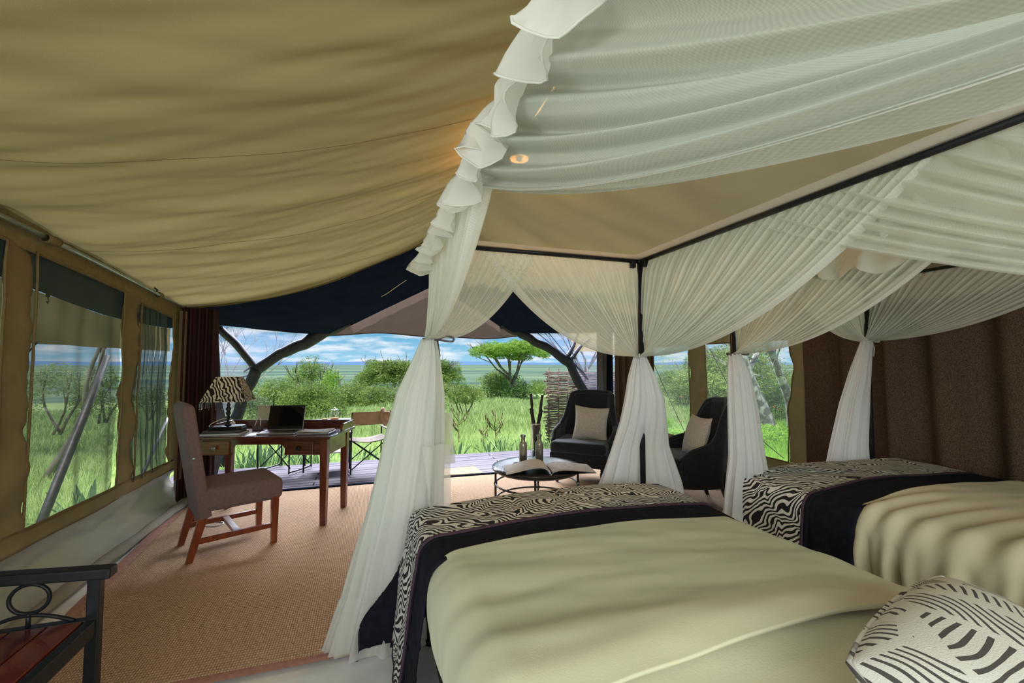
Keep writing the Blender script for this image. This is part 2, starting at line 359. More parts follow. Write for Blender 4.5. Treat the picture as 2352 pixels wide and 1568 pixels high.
M['hill'] = pbr('distant_hill', (0.14, 0.25, 0.42), 1.0, (0.17, 0.29, 0.46), 0.001, spec=0.0)  # aerial haze put into the hill colour as blue
def groundmat():
    m, n, out = nodemat('savanna_ground')
    tcn = N(n, 'ShaderNodeTexCoord')
    s = N(n, 'ShaderNodeSeparateXYZ', {0: tcn.outputs['Object']})
    near = N(n, 'ShaderNodeTexNoise', {'Vector': tcn.outputs['Object'], 'Scale': 2.2, 'Detail': 8.0, 'Roughness': 0.75})
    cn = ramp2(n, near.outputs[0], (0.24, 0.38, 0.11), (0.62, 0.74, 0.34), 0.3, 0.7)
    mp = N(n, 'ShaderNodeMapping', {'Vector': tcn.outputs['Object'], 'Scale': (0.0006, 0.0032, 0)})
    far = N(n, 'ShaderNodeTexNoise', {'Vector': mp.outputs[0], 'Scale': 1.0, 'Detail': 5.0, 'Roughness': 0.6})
    cf = ramp2(n, far.outputs[0], (0.105, 0.19, 0.16), (0.27, 0.36, 0.21), 0.42, 0.58)  # cloud-shadow bands and bluish haze painted into the far plain
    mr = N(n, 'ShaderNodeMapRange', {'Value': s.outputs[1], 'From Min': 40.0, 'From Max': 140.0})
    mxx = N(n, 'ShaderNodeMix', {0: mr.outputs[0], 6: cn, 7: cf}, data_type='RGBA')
    d = N(n, 'ShaderNodeBsdfDiffuse', {'Color': mxx.outputs[2]})
    n.links.new(d.outputs[0], out.inputs[0])
    return m
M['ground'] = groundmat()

# ------------------------------------------------------------------ mesh helpers
class MB:
    def __init__(s): s.v = []; s.f = []; s.uv = []
    def _add(s, vs, fs, uvs=None):
        o = len(s.v); s.v += [tuple(p) for p in vs]
        s.f += [tuple(i + o for i in f) for f in fs]
        s.uv += (uvs if uvs is not None else [(p[0], p[1]) for p in vs])
        return s
    def box(s, c, d, rot=None, taper=1.0):
        vs = []
        for k in (-1, 1):
            for j in (-1, 1):
                for i in (-1, 1):
                    q = taper if k < 0 else 1.0
                    p = Vector((i * d[0] / 2 * q, j * d[1] / 2 * q, k * d[2] / 2))
                    if rot is not None: p = rot @ p
                    vs.append(p + Vector(c))
        return s._add(vs, [(0, 2, 3, 1), (4, 5, 7, 6), (0, 1, 5, 4), (2, 6, 7, 3), (0, 4, 6, 2), (1, 3, 7, 5)])
    def hexa(s, bot, top):
        """prism between two equal-length closed polygons"""
        n = len(bot)
        fs = [tuple(range(n))[::-1], tuple(range(n, 2 * n))] + [(i, (i + 1) % n, n + (i + 1) % n, n + i) for i in range(n)]
        return s._add(list(bot) + list(top), fs)
    def prism(s, poly, axis, a, b):
        """2-D outline pushed from a to b along an axis; outline coordinates are the other two axes in order"""
        def P(p, t):
            q = [p[0], p[1]]; q.insert(axis, t); return Vector(q)
        return s.hexa([P(p, a) for p in poly], [P(p, b) for p in poly])
    def tube(s, pts, r, n=8, closed=False):
        pts = [Vector(p) for p in pts]; k = len(pts)
        rs = r if isinstance(r, (list, tuple)) else [r] * k
        vs = []; up = None
        for i, p in enumerate(pts):
            if closed: d = pts[(i + 1) % k] - pts[i - 1]
            else: d = pts[min(i + 1, k - 1)] - pts[max(i - 1, 0)]
            if d.length < 1e-9: d = Vector((0, 0, 1))
            d.normalize()
            if up is None: up = Vector((0, 0, 1)) if abs(d.z) < 0.9 else Vector((1, 0, 0))
            a = d.cross(up)
            if a.length < 1e-6: a = d.cross(Vector((0.3, 0.9, 0.1)))
            a.normalize(); b = a.cross(d).normalized(); up = b
            for j in range(n):
                t = 2 * PI * j / n
                vs.append(p + (a * math.cos(t) + b * math.sin(t)) * rs[i])
        fs = []
        for i in range(k if closed else k - 1):
            i2 = (i + 1) % k
            for j in range(n):
                fs.append((i * n + j, i * n + (j + 1) % n, i2 * n + (j + 1) % n, i2 * n + j))
        if not closed:
            fs.append(tuple(range(n))[::-1]); fs.append(tuple((k - 1) * n + j for j in range(n)))
        return s._add(vs, fs)
    def lathe(s, prof, c=(0, 0, 0), n=24, rot=None, cap=True):
        vs = []
        for (r_, z) in prof:
            for j in range(n):
                t = 2 * PI * j / n
                p = Vector((r_ * math.cos(t), r_ * math.sin(t), z))
                if rot is not None: p = rot @ p
                vs.append(p + Vector(c))
        fs = []
        k = len(prof)
        for i in range(k - 1):
            for j in range(n):
                fs.append((i * n + j, i * n + (j + 1) % n, (i + 1) * n + (j + 1) % n, (i + 1) * n + j))
        if cap:
            fs.append(tuple(range(n))[::-1]); fs.append(tuple((k - 1) * n + j for j in range(n)))
        return s._add(vs, fs)
    def surf(s, fn, nu, nv, closeu=False, uvfn=None):
        """grid surface fn(u, v) with u, v in 0..1"""
        vs = []; uv = []
        for j in range(nv + 1):
            for i in range(nu + (0 if closeu else 1)):
                u, v = i / nu, j / nv
                vs.append(fn(u, v)); uv.append(uvfn(u, v) if uvfn else (u, v))
        w_ = nu if closeu else nu + 1
        fs = []
        for j in range(nv):
            for i in range(nu):
                i2 = (i + 1) % w_
                fs.append((j * w_ + i, j * w_ + i2, (j + 1) * w_ + i2, (j + 1) * w_ + i))
        return s._add(vs, fs, uv)
    def build(s, name, mat, parent=None, smooth=False, bevel=0.0, solid=0.0, subsurf=0, kind=None, seg=2):
        me = bpy.data.meshes.new(name)
        me.from_pydata([tuple(p) for p in s.v], [], s.f)
        me.update()
        uvl = me.uv_layers.new(name='UVMap')
        li = np.empty(len(me.loops), dtype=np.int32); me.loops.foreach_get('vertex_index', li)
        a = np.array(s.uv, dtype=np.float32)[li]
        uvl.data.foreach_set('uv', a.ravel())
        me.materials.append(M[mat] if isinstance(mat, str) else mat)
        if smooth: me.shade_smooth()
        o = bpy.data.objects.new(name, me)
        C.objects.link(o)
        if parent is not None: o.parent = parent
        if solid:
            md = o.modifiers.new('thickness', 'SOLIDIFY'); md.thickness = solid; md.offset = 0
        if bevel:
            md = o.modifiers.new('bevel', 'BEVEL'); md.width = bevel; md.segments = seg; md.limit_method = 'ANGLE'
        if subsurf:
            md = o.modifiers.new('subdivision', 'SUBSURF'); md.levels = subsurf; md.render_levels = subsurf
        if kind: o['kind'] = kind
        return o
def box(name, c, d, mat, parent=None, bevel=0.0, rot=None, taper=1.0):
    return MB().box(c, d, rot, taper).build(name, mat, parent, bevel=bevel)
def thing(name, label, cat, loc=(0, 0, 0), rz=0.0, group=None):
    o = bpy.data.objects.new(name, None); C.objects.link(o)
    o.empty_display_size = 0.1
    o.location = loc; o.rotation_euler = (0, 0, rz)
    o['label'] = label; o['category'] = cat
    if group: o['group'] = group
    return o
def tag(o, label, cat, group=None, kind=None):
    o['label'] = label; o['category'] = cat
    if group: o['group'] = group
    if kind: o['kind'] = kind
    return o
def struct(name, mb, mat, parent=None, **k):
    o = mb.build(name, mat, parent, **k)
    if parent is None: o['kind'] = 'structure'
    return o
def sempty(name):
    o = bpy.data.objects.new(name, None); C.objects.link(o); o['kind'] = 'structure'; return o
def copytree(o, parent=None):
    c = o.copy(); C.objects.link(c); c.parent = parent
    for ch in list(o.children): copytree(ch, c)
    return c
def nz(x, y=0.0, z=0.0): return noise.noise(Vector((x, y, z)))
def lerp(a, b, t): return a + (b - a) * t
def ss(a, b, x):
    t = max(0.0, min(1.0, (x - a) / (b - a))); return t * t * (3 - 2 * t)
def pw(xs, ys, x):
    if x <= xs[0]: return ys[0]
    for i in range(len(xs) - 1):
        if x <= xs[i + 1]: return lerp(ys[i], ys[i + 1], (x - xs[i]) / (xs[i + 1] - xs[i]))
    return ys[-1]

# ================================================================== SETTING: the tent shell
YF = 5.22                                   # front edge of the tent room
XL, XR, XM = -1.8, 3.85, 1.0
def peave(y): return pw([-2, 0, 2.9, 3.7, 5.12, 5.4], [2.25, 2.25, 2.10, 2.04, 1.91, 1.90], y)   # the eave pipe
def eave(y): return peave(y) + pw([0, 2.9, 5.2], [0.08, 0.07, 0.025], y)
def roofz(x, y):
    s_ = (x - XL) / (XM - XL) if x < XM else (XR - x) / (XR - XM)
    e_ = eave(y)
    return e_ + (0.35 * s_ + 0.85 * s_ * s_) * (3.1 - e_) / 1.2
def wrinkle(x, y):
    a = 0.06 * nz(x * 0.3, y * 1.9 + x * .3, 3.1) + 0.035 * nz(x * 0.5 + y * 0.5, y * 4.6 - x * 0.9, 8.0) + 0.013 * nz(x * 0.9, y * 11 + x * 1.5, 2.0) + 0.005 * nz(x * 2.5, y * 22 - x * 3, 6.0)
    edge = ss(0, 0.25, x - XL)
    return a * (0.35 + 0.65 * edge) * ss(0, 0.35, XM - x)
ceil = sempty('ceiling')
struct('roof_panel', MB().surf(lambda u, v: Vector((lerp(XL - 0.02, XM, u), lerp(-1.8, YF, v), roofz(lerp(XL - 0.02, XM, u), lerp(-1.8, YF, v)) + wrinkle(lerp(XL, XM, u), lerp(-1.8, YF, v)))), 90, 260), 'roof', ceil, smooth=True)
struct('roof_panel', MB().surf(lambda u, v: Vector((lerp(XM, XR + 0.02, u), lerp(-1.8, YF, v), roofz(lerp(XM, XR + 0.02, u), lerp(-1.8, YF, v)) + 0.6 * wrinkle(XM - (lerp(XM, XR, u) - XM), lerp(-1.8, YF, v) + 9))), 60, 120), 'roof', ceil, smooth=True)
# stitched seams running down the roof cloth
for k, (y0, y1) in enumerate([(1.15, 1.35), (2.35, 2.62), (3.55, 3.8)]):
    pts = []
    for i in range(40):
        x = lerp(XL + 0.02, XM, i / 39); y = lerp(y0, y1, i / 39)
        pts.append((x, y, roofz(x, y) + wrinkle(x, y) - 0.001))
    MB().tube(pts, 0.0012, 4).build('seam', 'roof', ceil)
# ridge pole
tag(MB().tube([(XM, -1.75, 3.00), (XM, YF - .02, 2.98)], 0.022, 10).build('ridge_pole', 'steel', smooth=True), 'steel ridge pole running under the peak of the canvas roof', 'pole')

# ---- floor
struct('floor', MB().box((1.0, 1.72, -0.03), (5.8, 7.1, 0.05)), 'floor')
# ---- back wall behind the camera
struct('wall_back', MB().surf(lambda u, v: Vector((lerp(XL, XR, u), -1.8, lerp(0, max(0.1, roofz(lerp(XL, XR, u), -1.8) - 0.02), v))), 30, 4), 'canvas')

# ---- side walls: strips of canvas around window openings with wavy edges
def wall_patch(X, ya, yb, za, zb, seed, nu=24, nv=24, amp=0.02, sgn=1):
    def fn(u, v):
        z0 = za(0) if callable(za) else za
        y_a = lambda z: ya(z) if callable(ya) else ya
        y_b = lambda z: yb(z) if callable(yb) else yb
        yy = lerp(ya(0) if callable(ya) else ya, yb(0) if callable(yb) else yb, u)
        z1 = za(yy) if callable(za) else za
        z2 = zb(yy) if callable(zb) else zb
        z = lerp(z1, z2, v)
        y = lerp(y_a(z), y_b(z), u)
        d = amp * nz(y * 2.0 + seed, z * 5.0 - y * 3, seed) + amp * 0.4 * nz(y * 6, z * 14 + y * 4, seed + 4)
        return Vector((X + sgn * d, y, z))
    return MB().surf(fn, nu, nv)
def wavy(y0, amp, seed):
    return lambda z: y0 + amp * nz(z * 1.9, seed, 0.5) + amp * 0.4 * nz(z * 6, seed, 1.5)
wl = sempty('wall_left')
# window edges from the camera outwards: (edge curve)
E = [wavy(0.7, 0.02, 1), wavy(1.75, 0.02, 2), wavy(1.95, 0.02, 3), wavy(2.93, 0.02, 5), wavy(3.15, 0.015, 7), wavy(4.08, 0.05, 9), wavy(4.33, 0.03, 11), wavy(4.98, 0.10, 13)]
sillz = lambda y: 0.45 - 0.01 * (y - 3.1)
topz = lambda y: peave(y) - 0.085 - (0.03 if y > 4.3 else 0)
seamz = lambda y: 0.34 + 0.03 * nz(y * 0.8, 4)
struct('canvas_strip', wall_patch(XL, -1.8, E[0], sillz, topz, 2), 'canvas', wl, smooth=True)
for i in (1, 3, 5):
    struct('canvas_strip', wall_patch(XL, E[i], E[i + 1], sillz, topz, 3 + i, 10, 70, 0.035), 'canvas', wl, smooth=True)
struct('canvas_strip', wall_patch(XL, E[7], YF + 0.15, sillz, topz, 12, 10, 40, 0.03), 'canvas', wl, smooth=True)
struct('canvas_header', wall_patch(XL, -1.8, YF + 0.15, lambda y: topz(y) - .012, lambda y: eave(y) + 0.0, 22, 160, 6, 0.01), 'canvas_trim', wl, smooth=True)
struct('canvas_sill', wall_patch(XL + .004, -1.8, YF + 0.15, seamz, lambda y: sillz(y) + .014, 25, 120, 6, 0.014), 'canvas', wl, smooth=True)
# edge binding around each opening
for i in (0, 2, 4, 6):
    a, b = E[i], E[i + 1]
    ya, yb = a(1), b(1)
    pts = [(XL + 0.006, a(z), z) for z in np.linspace(sillz(ya), topz(ya), 24)]
    pts += [(XL + 0.006, lerp(a(topz(ya)), b(topz(yb)), t), topz(lerp(ya, yb, t))) for t in np.linspace(0.05, 0.95, 12)]
    pts += [(XL + 0.006, b(z), z) for z in np.linspace(topz(yb), sillz(yb), 24)]
    pts += [(XL + 0.006, lerp(b(sillz(yb)), a(sillz(ya)), t), sillz(lerp(yb, ya, t))) for t in np.linspace(0.05, 0.95, 12)]
    MB().tube(pts, 0.007, 5, True).build('binding', 'canvas_trim', wl, smooth=True)
# pale grey lower flap, sagging down to the floor and folded inwards
def lowflap(u, v):
    y = lerp(-1.8, YF + 0.1, u)
    z = lerp(seamz(y) + .012, -0.005, v)
    out = 0.09 * math.sin(PI * min(1, v * 1.15)) * (0.8 + 1.0 * nz(y * 0.9, 7))
    x = XL + 0.02 * v - out + 0.10 * ss(0.75, 1.0, v)
    x += 0.035 * nz(y * 1.6 + v * 1.5, v * 2.2, 5) * math.sin(PI * v) * 2 + 0.012 * nz(y * 5 - v * 4, v * 4, 9)
    return Vector((x, y, z))
struct('trim_1', MB().surf(lowflap, 200, 30), 'skirt_canvas', smooth=True)
def hemroll(u, v):
    y = lerp(-1.8, YF, u); t = v * 2 * PI
    rr = 0.035 + 0.012 * nz(y * 2.5, 3) + 0.006 * nz(y * 9, v * 3)
    return Vector((-1.68 + 0.03 * nz(y * 1.2, 1) + rr * math.cos(t) * 1.3, y, 0.03 + rr * math.sin(t)))
struct('baseboard_left', MB().surf(hemroll, 160, 12), 'skirt_canvas', smooth=True)
# insect screens in the left openings (loose cloth with hanging folds in the last one)
def screen_surf(X, a, b, zs, zt, fold, fr, seed, nu=60, nv=20):
    def fn(u, v):
        z = lerp(zs, zt, v)
        y = lerp(a(z) - .035, b(z) + .035, u)
        d = fold * (math.sin(u * fr + 3 * nz(u * 3, seed) + v * 1.2) * (1 - 0.5 * v) + nz(u * fr * 0.5, v * 2, seed))
        return Vector((X + d, y, z))
    return MB().surf(fn, nu, nv)
for k, (i, fo, fr) in enumerate([(0, 0.004, 10), (2, 0.005, 12), (4, 0.012, 18), (6, 0.035, 44)]):
    yy = (E[i](1) + E[i + 1](1)) / 2
    struct('window_%d' % (k + 1), screen_surf(XL - 0.03, E[i], E[i + 1], sillz(yy) - 0.02, topz(yy) + 0.05, fo, fr, 3 + k, 140 if k == 3 else 60), 'screen_dark', smooth=True)
# outer flysheet overhang outside the left windows, with its valance
struct('trim_2', MB().surf(lambda u, v: Vector((lerp(XL - 0.0, -2.42, u), lerp(-1.8, 6.6, v), eave(lerp(-1.8, 6.6, v)) + 0.06 - 0.17 * u + 0.02 * nz(v * 9, u * 2))), 8, 60), 'navy', smooth=True)
struct('trim_3', MB().surf(lambda u, v: Vector((-2.42 + 0.05 * nz(u * 22, v) * v, lerp(-1.8, 6.6, u), lerp(eave(lerp(-1.8, 6.6, u)) - 0.11 + 0.03 * nz(u * 12, 2), 1.52 + 0.015 * nz(u * 14, 5), v))), 120, 10), 'fly_tan', smooth=True)

# ---- right wall
wr = sempty('wall_right')
RW = [wavy(3.20, 0.10, 21), wavy(4.27, 0.06, 23), wavy(4.56, 0.02, 25), wavy(5.42, 0.02, 27)]
rs, rt = 0.42, 1.60
struct('canvas_strip', wall_patch(XR, -1.8, RW[0], rs, rt, 31, 40, 30, 0.03, -1), 'canvas', wr, smooth=True)
struct('canvas_strip', wall_patch(XR, RW[1], RW[2], rs, rt, 33, 12, 50, 0.03, -1), 'canvas', wr, smooth=True)
struct('canvas_header', wall_patch(XR, -1.8, YF + 0.35, rt, lambda y: eave(y) + 0.0, 36, 60, 10, 0.02, -1), 'canvas', wr, smooth=True)
struct('canvas_sill', wall_patch(XR, -1.8, YF + 0.35, 0.30, rs, 38, 60, 6, 0.015, -1), 'canvas', wr, smooth=True)
struct('canvas_skirt', wall_patch(XR, -1.8, YF + 0.35, 0.0, 0.30, 39, 60, 6, 0.03, -1), 'skirt_canvas', wr, smooth=True)
for i in (0, 2):
    a, b = RW[i], RW[i + 1]
    pts = [(XR - 0.006, a(z), z) for z in np.linspace(rs, rt, 30)] + [(XR - 0.006, lerp(a(rt), b(rt), t), rt) for t in np.linspace(0.05, 0.95, 6)]
    pts += [(XR - 0.006, b(z), z) for z in np.linspace(rt, rs, 30)] + [(XR - 0.006, lerp(b(rs), a(rs), t), rs) for t in np.linspace(0.05, 0.95, 6)]
    MB().tube(pts, 0.007, 5, True).build('binding', 'canvas_trim', wr, smooth=True)
for k, i in enumerate((0, 2)):
    struct('window_%d' % (5 + k), screen_surf(XR + 0.02, RW[i], RW[i + 1], rs - 0.02, rt + 0.02, 0.004, 9, 40 + i), 'screen_light', smooth=True)

# ---- front opening: dark jambs, screens, header, threshold
struct('door_1', MB().surf(lambda u, v: Vector((lerp(-1.86, -1.50 + 0.05 * math.sin(v * 3) - 0.04 * v + 0.09 * math.exp(-((v - 0.32) / 0.13) ** 2), u), YF + 0.06 + 0.02 * math.sin(u * 9 + v * 2), lerp(0, 1.93, v))), 14, 30), 'greyflap', smooth=True)
struct('door_2', MB().surf(lambda u, v: Vector((lerp(2.93, 3.07, u) + 0.05 * v * 0.3, YF + 0.05 + 0.025 * math.sin(u * 8 + v * 2), lerp(0, 1.98, v))), 14, 20), 'greyflap', smooth=True)
struct('trim_4', MB().surf(lambda u, v: Vector((lerp(3.05, 3.20, u), YF + 0.10 + 0.02 * math.sin(u * 12), lerp(0, 1.98, v))), 14, 10), 'navy', smooth=True)
# hem of the tent cloth along the roof's front edge
struct('trim_5', MB().tube([(x, YF, roofz(x, YF) + wrinkle(x, YF) - 0.004) for x in np.linspace(XL, XR, 90)], 0.010, 6), 'roof', smooth=True)
# navy awning over the veranda: steep near the ridge, flat over the poles
def flyz(x, y):
    t = (y - YF) / (6.9 - YF)
    z0 = roofz(min(max(x, XL), XR), YF) + 0.05
    z1 = pw([-2.4, -1.92, -0.58, 0.99, 2.24, 3.49, 4.3], [1.90, 1.885, 1.775, 2.63, 1.87, 1.90, 1.92], x)
    return lerp(z0, z1, t) - 0.05 * math.sin(PI * t) + 0.012 * nz(x * 3, y * 3, 2)
struct('trim_6', MB().surf(lambda u, v: Vector((lerp(-2.35, 4.2, u), lerp(YF - 0.05, 6.93, v), flyz(lerp(-2.35, 4.2, u), lerp(YF - 0.05, 6.93, v)))), 110, 30), 'navy', smooth=True)
# gable end of the flysheet, sagging along its lower hem
def gab(u, v):
    x = lerp(-0.72, 2.42, u)
    zt = pw([-0.72, 0.99, 2.42], [1.77, 2.66, 1.84], x)
    zb = 1.775 + 0.05 * u + 0.035 * math.sin(PI * 2.0 * u) - 0.01 * math.sin(u * 17)
    return Vector((x, 6.98 + 0.012 * nz(x * 5, v * 3), lerp(min(zb, zt), zt, v)))
struct('wall_front', MB().surf(gab, 60, 12), 'fly', smooth=True)
MB().tube([(x, 6.975, 1.775 + 0.05 * u + 0.035 * math.sin(PI * 2 * u) - 0.01 * math.sin(u * 17)) for u, x in [(i / 40, lerp(-0.72, 2.42, i / 40)) for i in range(41)]], 0.008, 5).build('hem', 'fly', bpy.data.objects['wall_front'], smooth=True)
# dark threshold strip and its brass eyelets
struct('trim_7', MB().box((0.95, 5.25, 0.012), (5.7, 0.05, 0.024)), 'navy', bevel=0.006)

# ---- veranda deck, board by board
deck = sempty('veranda_deck')
y = 5.28; k = 0
while y < 6.66:
    for (xa, xb) in ([(-2.3, 0.35), (0.355, 2.75), (2.755, 4.6)] if k % 2 else [(-2.3, -0.6), (-0.595, 1.75), (1.755, 4.6)]):
        MB().box(((xa + xb) / 2, y + 0.056, -0.035 + R.uniform(-0.0015, 0.0015)), (xb - xa - 0.006, 0.109, 0.03)).build('plank', 'deck' if R.random() < 0.6 else 'deck2', deck, bevel=0.004)
    y += 0.1155; k += 1
MB().box((1.15, 6.0, -0.13), (6.8, 1.38, 0.12)).build('joist_frame', 'deck2', deck)

# ================================================================== the land outside
def gz(x, y):
    d = y + 0.12 * abs(x)
    z = pw([-30, 6.5, 22, 60, 150, 420, 30000], [-0.16, -0.18, -0.74, -2.6, -14, -30, -30], d)
    return z + (0.05 * nz(x * 0.25, y * 0.25, 4) if d < 60 else 0)
ys = [-12, -6, 0] + list(np.linspace(2, 26, 36)) + [30, 36, 44, 54, 66, 80, 100, 125, 150, 200, 260, 340, 420, 600, 900, 1400, 2200, 3500, 5600, 9000]
g = MB()
NX = 60
def gfn(u, v):
    yy = ys[int(round(v * (len(ys) - 1)))]
    ext = 16 + max(yy, 0) * 2.2
    xx = lerp(-ext, ext + max(yy, 0) * 0.8, u)
    return Vector((xx, yy, gz(xx, yy)))
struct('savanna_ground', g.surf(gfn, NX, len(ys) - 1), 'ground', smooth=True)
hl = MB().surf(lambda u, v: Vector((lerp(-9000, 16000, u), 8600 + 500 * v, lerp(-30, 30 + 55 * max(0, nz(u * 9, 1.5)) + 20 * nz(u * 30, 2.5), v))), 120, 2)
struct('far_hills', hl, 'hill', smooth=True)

def pray(px, py):
    u = (px - 1176) / F; v = (784 - py) / F
    f = math.cos(PIT) - v * math.sin(PIT); z = math.sin(PIT) + v * math.cos(PIT)
    return Vector((u * math.cos(YAW) + f * math.sin(YAW), -u * math.sin(YAW) + f * math.cos(YAW), z))
def atY(px, py, Y):
    d = pray(px, py); return Vector((0, 0, HC)) + d * (Y / d.y)

rng = np.random.default_rng(5)
def tri_mesh(name, P, mat, parent=None):
    """P: (n,3,3) triangles"""
    n = len(P)
    me = bpy.data.meshes.new(name)
    me.vertices.add(n * 3); me.vertices.foreach_set('co', P.reshape(-1).astype(np.float32))
    me.loops.add(n * 3); me.loops.foreach_set('vertex_index', np.arange(n * 3, dtype=np.int32))
    me.polygons.add(n); me.polygons.foreach_set('loop_start', np.arange(0, n * 3, 3, dtype=np.int32))
    me.update(); me.validate()
    me.materials.append(M[mat])
    o = bpy.data.objects.new(name, me); C.objects.link(o)
    if parent is not None: o.parent = parent
    return o
def leaves(cent, rad, n, size, flat=0.35, shell=0.75):
    """n leaf sprigs scattered in an ellipsoid, most of them near its upper surface"""
    d = rng.normal(size=(n, 3)); d /= np.linalg.norm(d, axis=1)[:, None]
    rr = shell + (1 - shell) * rng.random(n) ** 0.5
    rr *= 1 + 0.12 * rng.normal(size=n)
    p = d * rr[:, None] * np.array(rad) + np.array(cent)
    a = rng.normal(size=(n, 3)); a[:, 2] *= flat; a /= np.linalg.norm(a, axis=1)[:, None]
    b = rng.normal(size=(n, 3)); b[:, 2] *= flat + 0.2
    b -= (a * b).sum(1)[:, None] * a; b /= np.linalg.norm(b, axis=1)[:, None]
    s_ = size * (0.5 + rng.random(n))[:, None]
    return np.stack([p - a * s_, p + a * s_, p + b * s_ * 0.7], axis=1)
def crown(name, puffs, dens, size, mat, parent, flat=0.35, loc=(0, 0, 0)):
    L = [leaves(c, r_, max(30, int(dens * (r_[0] * r_[1] + r_[0] * r_[2]))), size, flat) for c, r_ in puffs]
    return tri_mesh(name, np.concatenate(L), mat, parent)
def branchy(mb, p, d, ln, r_, depth, spread=0.5, up=0.15, kids=2):
    pts = [p]; q = Vector(p); dd = Vector(d).normalized()
    for i in range(4):
        dd = (dd + Vector((R.uniform(-1, 1), R.uniform(-1, 1), R.uniform(-0.6, 0.8))) * 0.16 + Vector((0, 0, up * 0.2))).normalized()
        q = q + dd * ln / 4; pts.append(q.copy())
    mb.tube(pts, [lerp(r_, r_ * 0.62, i / 4) for i in range(5)], 6)
    if depth:
        for k in range(kids):
            nd = (dd + Vector((R.uniform(-1, 1), R.uniform(-1, 1), R.uniform(-0.2, 0.7))) * spread).normalized()
            branchy(mb, q, nd, ln * R.uniform(0.6, 0.85), r_ * 0.6, depth - 1, spread, up, kids)
def bush(px, ptop, pbase, wpx, Y, label, mat='leaf', stems=3, group=None, name='bush', np_=9, flat=0.4, gap=0.12, dens=1.0, seed=0):
    """a rounded shrub: its outline given where it stands in depth"""
    R.seed(int(px * 7 + ptop + seed))
    b = atY(px, pbase, Y); t = atY(px, ptop, Y)
    dist = (Vector((b.x, b.y, 0))).length
    wid = wpx / F * (Y * math.cos(YAW) + b.x * math.sin(YAW))
    h = t.z - b.z
    o = thing(name, label, 'bush' if name == 'bush' else 'tree', b, 0, group)
    tr = MB()
    for k in range(stems):
        branchy(tr, Vector((R.uniform(-.06, .06) * wid, R.uniform(-.1, .1), -0.05)), Vector((R.uniform(-1, 1) * 0.8, R.uniform(-.5, .5), 1)), h * 0.45, max(0.02, h * 0.022), 2)
    tr.build('trunk', 'bark', o, smooth=True)
    puffs = []
    for k in range(np_):
        a = k / np_ * 2 * PI + R.uniform(-.3, .3)
        rr = R.uniform(0.25, 0.95) if k else 0
        x = math.cos(a) * rr * wid * 0.36; y_ = math.sin(a) * rr * wid * 0.3
        pr = wid * R.uniform(0.17, 0.25)
        z = h * (gap + (1 - gap) * 0.5) + (1 - rr) * h * 0.28 * R.uniform(0.7, 1.1) - 0.1 * h * rr * R.random()
        pz = min(pr * 0.75, h * 0.34)
        z = min(z, h - pz)
        puffs.append(((x, y_, z), (pr, pr * 0.9, pz)))
    # lower skirt of foliage
    if gap < 0.3:
        for k in range(np_):
            a = R.uniform(0, 2 * PI); x = math.cos(a) * wid * 0.33; y_ = math.sin(a) * wid * 0.28
            puffs.append(((x, y_, h * R.uniform(gap + 0.1, 0.45)), (wid * 0.2, wid * 0.17, h * 0.2)))
    size = 0.0022 * dist
    vol = sum(r_[0] * r_[1] + r_[0] * r_[2] for _, r_ in puffs)
    crown('foliage', puffs, dens * 5.0 / (size * size) * 0.42, size, mat, o, flat)
    return o
